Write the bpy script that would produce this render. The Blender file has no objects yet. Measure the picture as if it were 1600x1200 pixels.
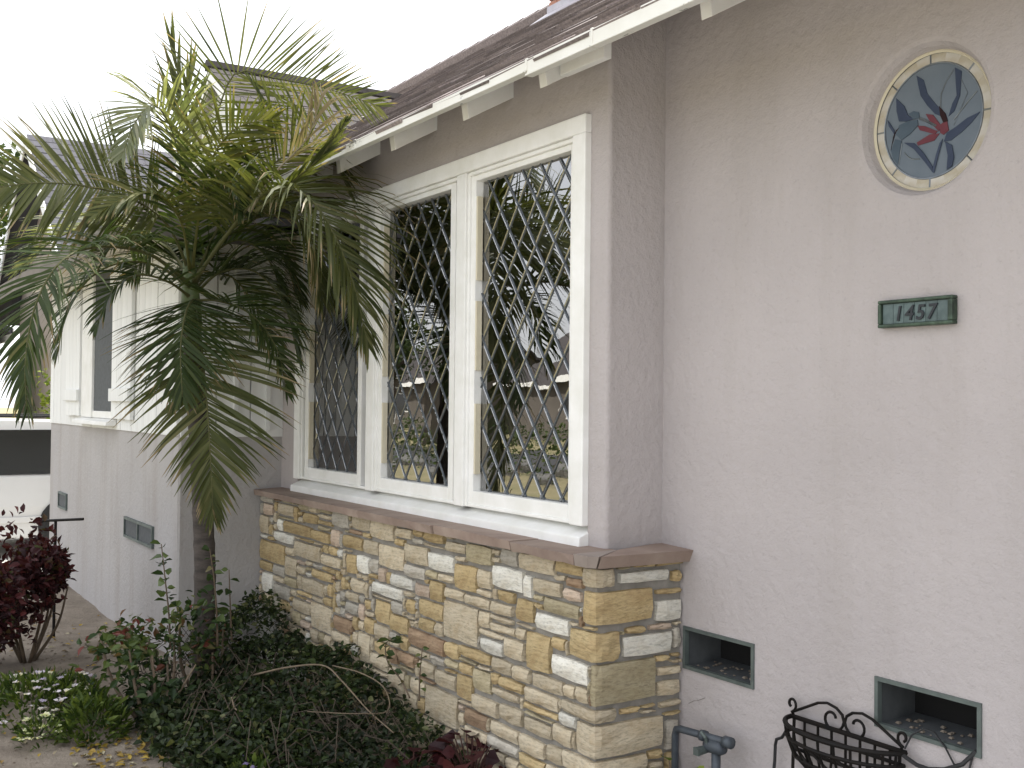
import bpy, math, random
import numpy as np
from mathutils import Vector, Matrix, noise as mnoise

rnd = random.Random(7)
scene = bpy.context.scene
COL = scene.collection

# ------------------------------------------------------------------ camera
def look(yaw, pitch, roll):
    F = np.array([-math.cos(yaw)*math.cos(pitch), math.sin(yaw)*math.cos(pitch), math.sin(pitch)])
    R = np.cross(F, [0, 0, 1]); R /= np.linalg.norm(R); U = np.cross(R, F)
    R2 = R*math.cos(roll)+U*math.sin(roll); U2 = -R*math.sin(roll)+U*math.cos(roll)
    return Matrix(((R2[0], U2[0], -F[0]), (R2[1], U2[1], -F[1]), (R2[2], U2[2], -F[2])))
cam_d = bpy.data.cameras.new('camera')
cam = bpy.data.objects.new('camera', cam_d); COL.objects.link(cam)
cam.matrix_world = Matrix.Translation((0, 0, 1.5)) @ look(math.radians(32.457), math.radians(1.041), math.radians(.612)).to_4x4()
cam_d.sensor_width = 36.0; cam_d.lens = 36.0*1725.3/1600
cam_d.clip_start = .05; cam_d.clip_end = 600
scene.camera = cam

# ------------------------------------------------------------------ sky, sun, exposure
SUN_EL, SUN_AZ = math.radians(50), math.radians(348)      # azimuth clockwise from +Y
world = bpy.data.worlds.new('World'); scene.world = world; world.use_nodes = True
wn = world.node_tree; wn.nodes.clear()
sky = wn.nodes.new('ShaderNodeTexSky'); sky.sky_type = 'NISHITA'; sky.sun_disc = False
sky.sun_elevation = SUN_EL; sky.sun_rotation = SUN_AZ; sky.air_density = 1.0; sky.dust_density = 3.0
hsv = wn.nodes.new('ShaderNodeHueSaturation'); hsv.inputs['Saturation'].default_value = .55
mixw = wn.nodes.new('ShaderNodeMix'); mixw.data_type = 'RGBA'; mixw.inputs[0].default_value = .62
mixw.inputs[7].default_value = (9.0, 9.05, 9.3, 1)          # even high haze
bg = wn.nodes.new('ShaderNodeBackground'); bg.inputs[1].default_value = .08
wo = wn.nodes.new('ShaderNodeOutputWorld')
wn.links.new(sky.outputs[0], hsv.inputs['Color']); wn.links.new(hsv.outputs[0], mixw.inputs[6])
wn.links.new(mixw.outputs[2], bg.inputs[0]); wn.links.new(bg.outputs[0], wo.inputs[0])
sun_d = bpy.data.lights.new('sun', 'SUN'); sun_d.energy = 3.3; sun_d.angle = math.radians(3); sun_d.color = (1, .95, .88)
sun = bpy.data.objects.new('sun', sun_d); COL.objects.link(sun)
sdir = Vector((math.sin(SUN_AZ)*math.cos(SUN_EL), math.cos(SUN_AZ)*math.cos(SUN_EL), math.sin(SUN_EL)))
sun.rotation_euler = sdir.to_track_quat('Z', 'Y').to_euler()
vs = scene.view_settings
vs.view_transform = 'Standard'; vs.look = 'None'; vs.gamma = 1; vs.use_curve_mapping = False; vs.exposure = 1.66
scene.cycles.max_bounces = 8; scene.cycles.transparent_max_bounces = 12

# ------------------------------------------------------------------ mesh helpers
WLOC = {}
class MB:
    def __init__(s): s.v = []; s.f = []; s.a = None
    def vert(s, p): s.v.append(tuple(p)); return len(s.v)-1
    def face(s, *ps):
        n = len(s.v); s.v.extend(tuple(p) for p in ps); s.f.append(tuple(range(n, n+len(ps))))
    def box(s, a, b):
        x0, y0, z0 = [min(a[i], b[i]) for i in range(3)]; x1, y1, z1 = [max(a[i], b[i]) for i in range(3)]
        n = len(s.v)
        s.v += [(x0,y0,z0),(x1,y0,z0),(x1,y1,z0),(x0,y1,z0),(x0,y0,z1),(x1,y0,z1),(x1,y1,z1),(x0,y1,z1)]
        s.f += [tuple(n+i for i in q) for q in ((0,3,2,1),(4,5,6,7),(0,1,5,4),(1,2,6,5),(2,3,7,6),(3,0,4,7))]
        return s
    def hexa(s, bot, top):
        n = len(s.v); s.v += [tuple(p) for p in bot]+[tuple(p) for p in top]; k = len(bot)
        s.f.append(tuple(n+i for i in reversed(range(k)))); s.f.append(tuple(n+k+i for i in range(k)))
        for i in range(k): j = (i+1) % k; s.f.append((n+i, n+j, n+k+j, n+k+i))
        return s
    def tube(s, path, r, n=8, cap=True):
        path = [Vector(p) for p in path]; m = len(path)
        rs = r if isinstance(r, (list, tuple)) else [r]*m
        base = len(s.v); ref = None
        for i, p in enumerate(path):
            t = (path[min(i+1, m-1)]-path[max(i-1, 0)])
            t = t.normalized() if t.length > 1e-9 else Vector((0,0,1))
            if ref is None:
                ref = t.orthogonal().normalized()
            ref = (ref-t*ref.dot(t)); ref = ref.normalized() if ref.length > 1e-6 else t.orthogonal().normalized()
            b = t.cross(ref)
            for k in range(n):
                a = 2*math.pi*k/n
                s.v.append(tuple(p+(ref*math.cos(a)+b*math.sin(a))*rs[i]))
        for i in range(m-1):
            for k in range(n):
                j = (k+1) % n
                s.f.append((base+i*n+k, base+i*n+j, base+(i+1)*n+j, base+(i+1)*n+k))
        if cap:
            s.f.append(tuple(base+k for k in reversed(range(n)))); s.f.append(tuple(base+(m-1)*n+k for k in range(n)))
        return s
    def grid(s, P):            # P[i][j] points
        n = len(s.v); r = len(P); c = len(P[0])
        for row in P: s.v += [tuple(p) for p in row]
        for i in range(r-1):
            for j in range(c-1):
                s.f.append((n+i*c+j, n+i*c+j+1, n+(i+1)*c+j+1, n+(i+1)*c+j))
        return s

def props(o, label=None, cat=None, group=None, kind=None):
    if label: o['label'] = label
    if cat: o['category'] = cat
    if group: o['group'] = group
    if kind: o['kind'] = kind
    return o
def thing(name, loc, label, cat, group=None):
    o = bpy.data.objects.new(name, None); COL.objects.link(o); o.location = loc
    WLOC[o] = Vector(loc); o.empty_display_size = .1
    return props(o, label, cat, group)
def link(name, me, mat, parent=None, origin=(0,0,0)):
    o = bpy.data.objects.new(name, me); COL.objects.link(o)
    if mat and not me.materials: me.materials.append(mat)
    WLOC[o] = Vector(origin)
    if parent is not None:
        o.parent = parent; o.location = Vector(origin)-WLOC[parent]
    else: o.location = origin
    return o
def add(name, mb, mat, parent=None, origin=None, smooth=False, bevel=0, **k):
    if origin is None: origin = WLOC[parent] if parent is not None else Vector((0,0,0))
    origin = Vector(origin)
    me = bpy.data.meshes.new(name)
    if len(mb.v):
        V = np.asarray(mb.v, dtype=float)-np.array(origin)
        me.from_pydata(V.tolist(), [], mb.f)
    if mb.a is not None:
        at = me.attributes.new('lv', 'FLOAT', 'POINT'); at.data.foreach_set('value', np.asarray(mb.a, dtype=np.float32))
    if smooth: me.polygons.foreach_set('use_smooth', [True]*len(me.polygons))
    me.update()
    o = link(name, me, mat, parent, origin)
    if bevel:
        m = o.modifiers.new('bevel', 'BEVEL'); m.width = bevel; m.segments = 2; m.limit_method = 'ANGLE'
    return props(o, **k)

# ------------------------------------------------------------------ materials
def rgba(c): return (c[0], c[1], c[2], 1)
def mix_node(nt, fac, a, b, blend='MIX'):
    n = nt.nodes.new('ShaderNodeMix'); n.data_type = 'RGBA'; n.blend_type = blend
    for sock, val in ((n.inputs[0], fac), (n.inputs[6], a), (n.inputs[7], b)):
        if hasattr(val, 'is_output'): nt.links.new(val, sock)
        elif isinstance(val, (int, float)): sock.default_value = val
        else: sock.default_value = rgba(val)
    return n.outputs[2]
def tex(nt, scale, stretch=None, detail=5, rough=.6, kind='noise', dist=0):
    tc = nt.nodes.new('ShaderNodeTexCoord'); src = tc.outputs['Object']
    if stretch:
        mp = nt.nodes.new('ShaderNodeMapping'); mp.inputs['Scale'].default_value = stretch
        nt.links.new(src, mp.inputs['Vector']); src = mp.outputs[0]
    if kind == 'noise':
        n = nt.nodes.new('ShaderNodeTexNoise'); n.inputs['Scale'].default_value = scale
        n.inputs['Detail'].default_value = detail; n.inputs['Roughness'].default_value = rough; n.inputs['Distortion'].default_value = dist
        nt.links.new(src, n.inputs['Vector']); return n.outputs[0]
    n = nt.nodes.new('ShaderNodeTexVoronoi'); n.inputs['Scale'].default_value = scale
    nt.links.new(src, n.inputs['Vector']); return n.outputs[0]
def ramp(nt, fac, stops):
    r = nt.nodes.new('ShaderNodeValToRGB'); nt.links.new(fac, r.inputs[0]); e = r.color_ramp.elements
    while len(e) < len(stops): e.new(.5)
    for el, (p, c) in zip(e, stops):
        el.position = p; el.color = rgba(c) if not isinstance(c, (int, float)) else (c, c, c, 1)
    return r.outputs[0]
def base(name):
    m = bpy.data.materials.new(name); m.use_nodes = True
    nt = m.node_tree; return m, nt, nt.nodes['Principled BSDF']
def bump(nt, b, h, strength, dist):
    n = nt.nodes.new('ShaderNodeBump'); n.inputs['Strength'].default_value = strength; n.inputs['Distance'].default_value = dist
    nt.links.new(h, n.inputs['Height']); nt.links.new(n.outputs[0], b.inputs['Normal'])
def plain(name, c1, c2=None, scale=6, rough=.6, stretch=None, bs=0, bd=.002, bscale=60, rand=0, metal=0, spec=.4, detail=5, lo=.3, hi=.7):
    m, nt, b = base(name)
    c2 = c2 or tuple(x*.75 for x in c1)
    c = ramp(nt, tex(nt, scale, stretch, detail), [(lo, c1), (hi, c2)])
    if rand:
        oi = nt.nodes.new('ShaderNodeObjectInfo')
        v = nt.nodes.new('ShaderNodeMapRange'); v.inputs[3].default_value = 1-rand; v.inputs[4].default_value = 1+rand
        nt.links.new(oi.outputs['Random'], v.inputs[0])
        h = nt.nodes.new('ShaderNodeHueSaturation'); nt.links.new(v.outputs[0], h.inputs['Value']); nt.links.new(c, h.inputs['Color']); c = h.outputs[0]
    nt.links.new(c, b.inputs['Base Color'])
    b.inputs['Roughness'].default_value = rough; b.inputs['Metallic'].default_value = metal; b.inputs['Specular IOR Level'].default_value = spec
    if bs: bump(nt, b, tex(nt, bscale, stretch, 6, .65), bs, bd)
    return m
def stucco(name, c, dirt=(.30,.27,.24), streak=.25, bscale=130, bd=.004):
    m, nt, b = base(name)
    c0 = ramp(nt, tex(nt, 1.6, None, 6, .6), [(.3, tuple(x*.93 for x in c)), (.7, tuple(min(1, x*1.05) for x in c))])
    f = ramp(nt, tex(nt, 2.2, (2.2, 2.2, .22), 7, .68), [(.48, 0), (.8, streak)])
    c1 = mix_node(nt, f, c0, dirt)
    g = ramp(nt, tex(nt, 55, None, 4, .75), [(.30, .28), (.44, 0)])
    c2 = mix_node(nt, g, c1, tuple(x*.62 for x in c))
    nt.links.new(c2, b.inputs['Base Color']); b.inputs['Roughness'].default_value = .92; b.inputs['Specular IOR Level'].default_value = .15
    h = nt.nodes.new('ShaderNodeMath'); h.operation = 'ADD'
    nt.links.new(tex(nt, bscale, None, 6, .7), h.inputs[0])
    r = ramp(nt, tex(nt, 30, None, 3, .5), [(.4, 0), (.62, .55)]); nt.links.new(r, h.inputs[1])
    bump(nt, b, h.outputs[0], .75, bd)
    return m
def leafmat(name, stops, trans=.3, rough=.5, spec=.22):
    m, nt, b = base(name)
    at = nt.nodes.new('ShaderNodeAttribute'); at.attribute_name = 'lv'
    c = ramp(nt, at.outputs['Fac'], stops)
    c = mix_node(nt, tex(nt, 30, None, 3), c, mix_node(nt, 1.0, c, (1.25,1.2,1.1), 'MULTIPLY'))
    nt.links.new(c, b.inputs['Base Color']); b.inputs['Roughness'].default_value = rough; b.inputs['Specular IOR Level'].default_value = spec
    tr = nt.nodes.new('ShaderNodeBsdfTranslucent')
    ct = mix_node(nt, 1.0, c, (1.7,1.7,.7), 'MULTIPLY'); nt.links.new(ct, tr.inputs[0])
    ms = nt.nodes.new('ShaderNodeMixShader'); ms.inputs[0].default_value = trans
    nt.links.new(b.outputs[0], ms.inputs[1]); nt.links.new(tr.outputs[0], ms.inputs[2])
    nt.links.new(ms.outputs[0], nt.nodes['Material Output'].inputs[0]); return m
def glass_mat(name, ior, tint, rough=.01, bumpy=.0):
    m = bpy.data.materials.new(name); m.use_nodes = True; nt = m.node_tree; nt.nodes.clear()
    out = nt.nodes.new('ShaderNodeOutputMaterial'); fr = nt.nodes.new('ShaderNodeFresnel'); fr.inputs[0].default_value = ior
    tr = nt.nodes.new('ShaderNodeBsdfTransparent'); tr.inputs[0].default_value = rgba(tint)
    gl = nt.nodes.new('ShaderNodeBsdfGlossy'); gl.inputs[0].default_value = (1,1,1,1); gl.inputs['Roughness'].default_value = rough
    ms = nt.nodes.new('ShaderNodeMixShader')
    nt.links.new(fr.outputs[0], ms.inputs[0]); nt.links.new(tr.outputs[0], ms.inputs[1]); nt.links.new(gl.outputs[0], ms.inputs[2])
    nt.links.new(ms.outputs[0], out.inputs[0])
    if bumpy:
        bn = nt.nodes.new('ShaderNodeBump'); bn.inputs['Strength'].default_value = bumpy; bn.inputs['Distance'].default_value = .002
        nt.links.new(tex(nt, 7, None, 2), bn.inputs['Height']); nt.links.new(bn.outputs[0], gl.inputs['Normal'])
    return m

PINK = (.455, .420, .418)
m_stucco = stucco('pink_stucco', PINK, dirt=(.33,.30,.27), streak=.34)
m_wstucco = stucco('grey_stucco', (.415,.40,.395), dirt=(.27,.23,.19), streak=.5, bscale=60, bd=.003)
m_white = plain('white_paint', (.86,.86,.85), (.74,.74,.70), 7, .45, bs=.15, bscale=40, bd=.001)
m_cream = plain('cream_paint', (.66,.61,.47), (.58,.53,.40), 9, .5)
m_board = plain('white_board', (.80,.81,.80), (.70,.71,.70), 3, .6, (6,6,.6), bs=.25, bscale=14, bd=.002, rand=.04)
def peeling():
    m, nt, b = base('peeling_white_paint')
    f = ramp(nt, tex(nt, 5, (1,3,3), 8, .7), [(.61, 0), (.64, 1)])
    c = mix_node(nt, f, ramp(nt, tex(nt, 3), [(.3, (.76,.76,.73)), (.7, (.63,.62,.56))]), (.13,.13,.12))
    nt.links.new(c, b.inputs['Base Color']); b.inputs['Roughness'].default_value = .5; return m
m_peel = peeling(); m_fascia = plain('dark_fascia', (.20,.18,.16), (.13,.115,.10), 4, .8)  # wing fascia is a mottled dark grey brown all over
m_soffit = plain('soffit_paint', (.68,.65,.60), (.58,.54,.47), 4, .7)
m_mortar = plain('mortar', (.29,.275,.25), (.20,.19,.17), 22, .95, bs=.6, bscale=90, bd=.004)
def stone(name, a, b_, dark):
    m, nt, b = base(name)
    c = ramp(nt, tex(nt, 7, (1,1,3.5), 7, .65, dist=.6), [(.25, a), (.55, b_), (.82, dark)])
    c = mix_node(nt, ramp(nt, tex(nt, 34, (1,1,4), 5, .7), [(.34, .7), (.52, 0)]), c, tuple(x*.5 for x in b_))
    c = mix_node(nt, ramp(nt, tex(nt, 11, None, 6, .75), [(.5, 0), (.72, .6)]), c, dark)
    oi = nt.nodes.new('ShaderNodeObjectInfo'); v = nt.nodes.new('ShaderNodeMapRange'); v.inputs[3].default_value = 1.08; v.inputs[4].default_value = 1.5
    nt.links.new(oi.outputs['Random'], v.inputs[0]); h = nt.nodes.new('ShaderNodeHueSaturation')
    nt.links.new(v.outputs[0], h.inputs['Value']); nt.links.new(c, h.inputs['Color']); nt.links.new(h.outputs[0], b.inputs['Base Color'])
    b.inputs['Roughness'].default_value = .9; b.inputs['Specular IOR Level'].default_value = .2
    bump(nt, b, tex(nt, 26, (1,1,3), 8, .72), .9, .012); return m
SM = {'w': stone('white_stone', (.66,.65,.60), (.60,.58,.51), (.50,.45,.36)),
      'c': stone('cream_stone', (.52,.46,.355), (.455,.39,.28), (.36,.27,.16)),
      'o': stone('ochre_stone', (.44,.35,.205), (.375,.285,.15), (.27,.18,.09)),
      'y': stone('tan_stone', (.48,.39,.23), (.41,.315,.17), (.30,.20,.10)),
      'g': stone('grey_stone', (.43,.41,.36), (.38,.35,.295), (.28,.245,.19)),
      'k': stone('khaki_stone', (.42,.37,.26), (.36,.31,.20), (.25,.20,.12)),
      'p': stone('pinkish_stone', (.50,.42,.34), (.44,.35,.27), (.33,.23,.16)),
      'b': stone('brown_stone', (.36,.27,.18), (.29,.20,.13), (.20,.13,.08))}
m_cap = plain('red_flagstone', (.33,.26,.215), (.24,.175,.145), 7, .85, bs=.5, bscale=35, bd=.004, rand=.14)
m_cap2 = plain('grey_flagstone', (.33,.28,.25), (.24,.20,.175), 7, .85, bs=.5, bscale=35, bd=.004)
m_lead = plain('lead', (.22,.245,.27), (.13,.145,.16), 30, .32, metal=.6)
m_glass = glass_mat('leaded_glass', 3.6, (.55,.58,.58), .008, .12)
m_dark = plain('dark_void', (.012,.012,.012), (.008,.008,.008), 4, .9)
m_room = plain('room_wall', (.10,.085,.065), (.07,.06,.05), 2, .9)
m_galv = plain('galvanised_steel', (.15,.18,.17), (.085,.105,.10), 14, .55, metal=.35, bs=.2, bscale=60)
m_grey = plain('grey_cement', (.10,.108,.112), (.065,.07,.075), 14, .9, bs=.3)
m_screen = plain('insect_screen', (.10,.11,.115), (.075,.08,.085), 30, .8)
m_shingle = plain('asphalt_shingle', (.25,.21,.20), (.13,.11,.105), 60, .95, rand=.32, bs=.5, bscale=220, bd=.003)
m_shingle2 = m_shingle.copy(); m_shingle2.name = 'asphalt_shingle_field'
_nt = m_shingle2.node_tree; _oi = [n for n in _nt.nodes if n.type == 'OBJECT_INFO'][0]; _at = _nt.nodes.new('ShaderNodeAttribute'); _at.attribute_name = 'lv'
_nt.links.new(_at.outputs['Fac'], _oi.outputs['Random'].links[0].to_socket)
m_wshingle = plain('grey_shingle', (.07,.062,.061), (.04,.036,.035), 9, .95, bs=.5, bscale=160, bd=.003)
m_nshingle = plain('blue_grey_shingle', (.085,.085,.10), (.05,.05,.06), 2.5, .95, (1,4,1), bs=.3, bscale=20, bd=.01)
m_brick = plain('red_brick', (.40,.21,.15), (.28,.13,.09), 12, .9, rand=.2, bs=.4, bscale=40)
m_flash = plain('lead_flashing', (.50,.48,.52), (.36,.35,.38), 10, .5, metal=.3)
m_iron = plain('black_iron', (.005,.005,.005), (.010,.007,.005), 30, .6, spec=.2)
m_cable = plain('black_cable', (.012,.014,.015), (.02,.02,.022), 9, .5)
m_pipe = plain('painted_steel_pipe', (.085,.10,.115), (.05,.06,.075), 22, .5, metal=.2, bs=.2)
m_verd = plain('verdigris_bronze', (.085,.13,.09), (.025,.035,.03), 28, .5, metal=.4, bs=.3, bscale=80)
m_tile = plain('verdigris_tile', (.125,.17,.17), (.065,.095,.095), 30, .45, metal=.2, rand=.12)
m_digit = plain('black_digit', (.012,.015,.02), (.02,.025,.03), 20, .4)
m_soil = plain('soil', (.30,.255,.205), (.16,.13,.10), 5, .95, bs=.8, bscale=40, bd=.02)
m_lawn = plain('lawn_grass', (.20,.19,.09), (.32,.27,.16), 1.2, .95, bs=.6, bscale=60, bd=.03)
m_asph = plain('asphalt', (.055,.055,.057), (.04,.04,.042), 6, .9, bs=.3, bscale=120)
m_conc = plain('concrete', (.52,.51,.48), (.44,.43,.40), 4, .9, bs=.3, bscale=90)
m_walk = plain('weathered_pavement', (.17,.165,.15), (.12,.115,.105), 3, .9)
m_trunk = plain('palm_bark', (.10,.085,.075), (.045,.038,.035), 9, .9, (1,1,5), bs=.6, bscale=30, bd=.006)
m_crownshaft = plain('palm_crownshaft', (.11,.15,.05), (.07,.095,.04), 12, .5, (1,1,.3))
m_bark = plain('tree_bark', (.10,.075,.055), (.05,.04,.03), 14, .95, (1,1,.3), bs=.7, bscale=30, bd=.01)
m_stem = plain('woody_stem', (.15,.11,.075), (.08,.06,.04), 20, .85)
m_twig = plain('dead_twig', (.075,.058,.04), (.04,.03,.022), 20, .85)
m_rstalk = plain('red_stalk', (.07,.025,.02), (.04,.015,.012), 20, .7)
m_vine = plain('dry_vine_bark', (.20,.155,.105), (.12,.09,.06), 25, .85)

G = dict(
 green=leafmat('palm_leaf_green', [(0,(.018,.032,.010)), (.5,(.036,.056,.018)), (.85,(.066,.088,.032)), (1,(.16,.125,.07))]),
 olive=leafmat('palm_leaf_olive', [(0,(.036,.047,.017)), (.5,(.068,.080,.030)), (.85,(.115,.118,.056)), (1,(.20,.16,.10))]),
 yellow=leafmat('palm_leaf_yellow', [(0,(.04,.054,.016)), (.5,(.075,.085,.024)), (.85,(.12,.12,.04)), (1,(.19,.15,.08))], trans=.25),
 brown=leafmat('palm_leaf_dry', [(0,(.12,.10,.065)), (.5,(.18,.155,.105)), (1,(.27,.24,.19))], trans=.15),
 silver=leafmat('palm_leaf_silver', [(0,(.08,.10,.055)), (.5,(.15,.17,.10)), (1,(.24,.24,.17))], rough=.35),
 red=leafmat('dark_red_leaf', [(0,(.018,.006,.008)), (.55,(.04,.010,.013)), (.85,(.08,.02,.022)), (1,(.05,.06,.02))], trans=.2),
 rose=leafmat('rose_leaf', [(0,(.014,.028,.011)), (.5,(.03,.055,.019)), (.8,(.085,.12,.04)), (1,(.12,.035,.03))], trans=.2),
 cover=leafmat('groundcover_leaf', [(0,(.008,.014,.006)), (.5,(.018,.03,.011)), (.85,(.042,.064,.022)), (1,(.10,.11,.05))], trans=.2),
 moss=leafmat('mound_leaf', [(0,(.02,.038,.009)), (.5,(.042,.07,.013)), (1,(.11,.15,.03))], trans=.2),
 lime=leafmat('hedge_leaf', [(0,(.06,.09,.015)), (.5,(.12,.16,.025)), (1,(.20,.24,.05))], trans=.25),
 tree=leafmat('tree_leaf', [(0,(.02,.035,.012)), (.5,(.04,.065,.02)), (1,(.075,.10,.03))], trans=.2),
 pale=leafmat('pale_petal', [(0,(.55,.58,.42)), (.5,(.72,.72,.6)), (1,(.35,.42,.2))], trans=.3),
 lilac=leafmat('lilac_petal', [(0,(.42,.38,.60)), (.5,(.66,.63,.76)), (1,(.80,.79,.80))], trans=.3),
 violet=leafmat('violet_petal', [(0,(.12,.09,.30)), (.5,(.24,.19,.45)), (1,(.34,.30,.55))], trans=.3),
 litter=leafmat('fallen_leaf', [(0,(.20,.13,.035)), (.5,(.34,.25,.045)), (.8,(.13,.09,.05)), (1,(.42,.40,.30))], trans=.1))

# ------------------------------------------------------------------ the ground
def gz(x, y):
    h = .035*mnoise.noise(Vector((x*.9, y*.9, 3)))+.012*mnoise.noise(Vector((x*5, y*5, 1)))
    k = min(1, max(0, (-x-9.6)/1.4)); k = k*k*(3-2*k)
    return .03+h-(.19+h)*k
mb = MB()
xs = np.concatenate([np.linspace(-11.2, -2.2, 150)]); ys = np.linspace(-.3, 3.3, 70)
P = [[(x, y, gz(x, y) if j else -.25) for j, y in enumerate(ys)] for x in xs]
mb.grid([[p for p in row] for row in P][::-1])
add('soil_bed', mb, m_soil, kind='structure', smooth=True)
mb = MB(); mb.grid([[(x, y, -.17) for y in (-220,-60,-16,-9,-.2,12,60,220)] for x in (220,60,10,-10,-30,-60,-220)])
add('lawn', mb, m_lawn, kind='structure')
mb = MB(); mb.box((-14.9, -9, -.3), (-11.2, 14, -.145)); add('driveway', mb, m_conc, kind='structure')
mb = MB(); mb.box((-2.9, -9, -.3), (6, 3.3, -.0)); add('path', mb, m_conc, kind='structure')  # unseen paving, enlarged and kept pale to bounce light up under the eaves
mb = MB(); mb.grid([[(x, y, -.164) for y in (-17,-10.4)] for x in (200,-200)]); add('road', mb, m_asph, kind='structure')
mb = MB(); mb.box((-200,-10.4,-.3),(200,-10.25,-.04)); add('kerb', mb, m_walk, kind='structure')
mb = MB(); mb.box((-200,-10.25,-.3),(200,-8.95,-.05)); add('sidewalk', mb, m_walk, kind='structure')

# ------------------------------------------------------------------ the house
house = thing('house', (-4, 2.6, 0), 'pink stucco house with stone veneer bay, diamond leaded windows and shingle roofs', 'house')
M_, B_, S_, XS_, XB_, XW_, W_ = 2.6, 2.345, 2.225, -2.96, -3.07, -6.2, 1.745

# main wall with two vent openings and a round opening
RC = (-1.975, 2.307); RR = .212
mb = MB()
def fq(x0, x1, z0, z1, y=M_): mb.face((x0,y,z0),(x1,y,z0),(x1,y,z1),(x0,y,z1))
VENTS = [(-2.944,-2.609,.588,.727), (-2.12,-1.786,.592,.727)]
vx = [-3.2, VENTS[0][0], VENTS[0][1], VENTS[1][0], VENTS[1][1], 3.6]
fq(-3.2, 3.6, -.1, .588); fq(-3.2, 3.6, .727, 2.0)
for i in (0,2,4): fq(vx[i], vx[i+1], .588, .727)
fq(VENTS[1][0], VENTS[1][1], .588, .592)
fq(-3.2, RC[0]-.3, 2.0, 2.62); fq(RC[0]+.3, 3.6, 2.0, 2.62); fq(-3.2, 3.6, 2.62, 2.98)
N = 64
def sq(a, x0, x1, z0, z1):
    c, s = math.cos(a), math.sin(a)
    tx = ((x1-RC[0]) if c > 0 else (x0-RC[0]))/c if abs(c) > 1e-6 else 1e9
    tz = ((z1-RC[1]) if s > 0 else (z0-RC[1]))/s if abs(s) > 1e-6 else 1e9
    t = min(tx, tz); return RC[0]+c*t, RC[1]+s*t
corner_angs = [math.atan2(z-RC[1], x-RC[0]) for x in (RC[0]-.3, RC[0]+.3) for z in (2.0, 2.62)]
angs = sorted([2*math.pi*i/N-math.pi for i in range(N)]+corner_angs)
def rp(a, r, y): return (RC[0]+r*math.cos(a), y, RC[1]+r*math.sin(a))
prof = [(RR+.012, M_), (RR, M_+.004), (RR-.010, M_+.018), (RR-.020, M_+.046)]
for a, b in zip(angs, angs[1:]+[angs[0]+2*math.pi]):
    qa, qb = sq(a, RC[0]-.3, RC[0]+.3, 2.0, 2.62), sq(b, RC[0]-.3, RC[0]+.3, 2.0, 2.62)
    mb.face(rp(b, prof[0][0], M_), rp(a, prof[0][0], M_), (qa[0], M_, qa[1]), (qb[0], M_, qb[1]))
    for (r0, y0), (r1, y1) in zip(prof, prof[1:]):
        mb.face(rp(b, r1, y1), rp(a, r1, y1), rp(a, r0, y0), rp(b, r0, y0))
add('main_wall', mb, m_stucco, house)
mb = MB(); mb.box((3.6, 2.6, -.1), (3.75, 9, 3.05)).box((-10.0, 8.9, -.1), (3.6, 9, 3.05)); add('rear_wall', mb, m_stucco, house)

# bay wall: front with window opening, rounded outer corner, return to the main wall
WX0, WX1, WZ0, WZ1 = -5.945, -3.175, 1.0, 2.543
mb = MB()
def bq(x0, x1, z0, z1): mb.face((x0,B_,z0),(x1,B_,z0),(x1,B_,z1),(x0,B_,z1))
rc = .018
bq(XW_, WX0, .9, 2.80); bq(WX1, XB_-rc, .9, 2.80); bq(WX0, WX1, WZ1, 2.80); bq(WX0, WX1, .9, WZ0)
arc = [(XB_-rc+rc*math.sin(t), B_+rc-rc*math.cos(t)) for t in np.linspace(0, math.pi/2, 6)]+[(XB_, M_+.01)]
for (x0,y0),(x1,y1) in zip(arc, arc[1:]): mb.face((x0,y0,.9),(x1,y1,.9),(x1,y1,2.618+(y1-2.05)*.6735),(x0,y0,2.618+(y0-2.05)*.6735))
mb.face((WX1,B_,WZ0),(WX1,B_+.12,WZ0),(WX1,B_+.12,WZ1),(WX1,B_,WZ1)); mb.face((WX0,B_,WZ1),(WX0,B_+.12,WZ1),(WX0,B_+.12,WZ0),(WX0,B_,WZ0))
mb.face((WX0,B_,WZ1),(WX1,B_,WZ1),(WX1,B_+.12,WZ1),(WX0,B_+.12,WZ1))
add('bay_wall', mb, m_stucco, house)
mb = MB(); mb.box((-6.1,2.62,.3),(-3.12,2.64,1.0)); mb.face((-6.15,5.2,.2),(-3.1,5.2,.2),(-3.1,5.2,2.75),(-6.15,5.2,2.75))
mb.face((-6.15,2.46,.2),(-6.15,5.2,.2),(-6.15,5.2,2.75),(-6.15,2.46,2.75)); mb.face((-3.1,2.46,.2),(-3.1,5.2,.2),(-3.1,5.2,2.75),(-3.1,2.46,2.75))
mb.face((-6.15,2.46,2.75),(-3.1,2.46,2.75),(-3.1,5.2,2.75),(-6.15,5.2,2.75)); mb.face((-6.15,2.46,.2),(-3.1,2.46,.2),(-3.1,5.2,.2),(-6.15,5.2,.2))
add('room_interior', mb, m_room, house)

# ---- picture window: casing, three leaded sashes
mb = MB(); yo = 2.318
mb.box((WX0, yo, 2.475), (WX1, B_+.05, WZ1)); mb.box((WX0, yo, 1.068), (-5.865, B_+.05, 2.475)); mb.box((-3.255, yo, 1.068), (WX1, B_+.05, 2.475))
for x0, x1 in ((-4.11,-4.03), (-5.0,-4.915)):
    mb.box((x0, yo+.004, 1.068), (x1, B_+.05, 2.475)); mb.box((x0-.012, yo+.016, 1.068), (x1+.012, B_+.05, 2.475))
for x0, x1 in ((-5.865,-5.012), (-4.903,-4.122), (-4.018,-3.255)):
    mb.box((x0, yo+.014, 2.458), (x1, B_+.05, 2.475)); mb.box((x0, yo+.02, 1.068), (x1, B_+.05, 1.082))
mb.box((-5.865, yo+.012, 1.068), (-5.853, B_+.05, 2.475)); mb.box((-3.267, yo+.012, 1.068), (-3.255, B_+.05, 2.475))
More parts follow.
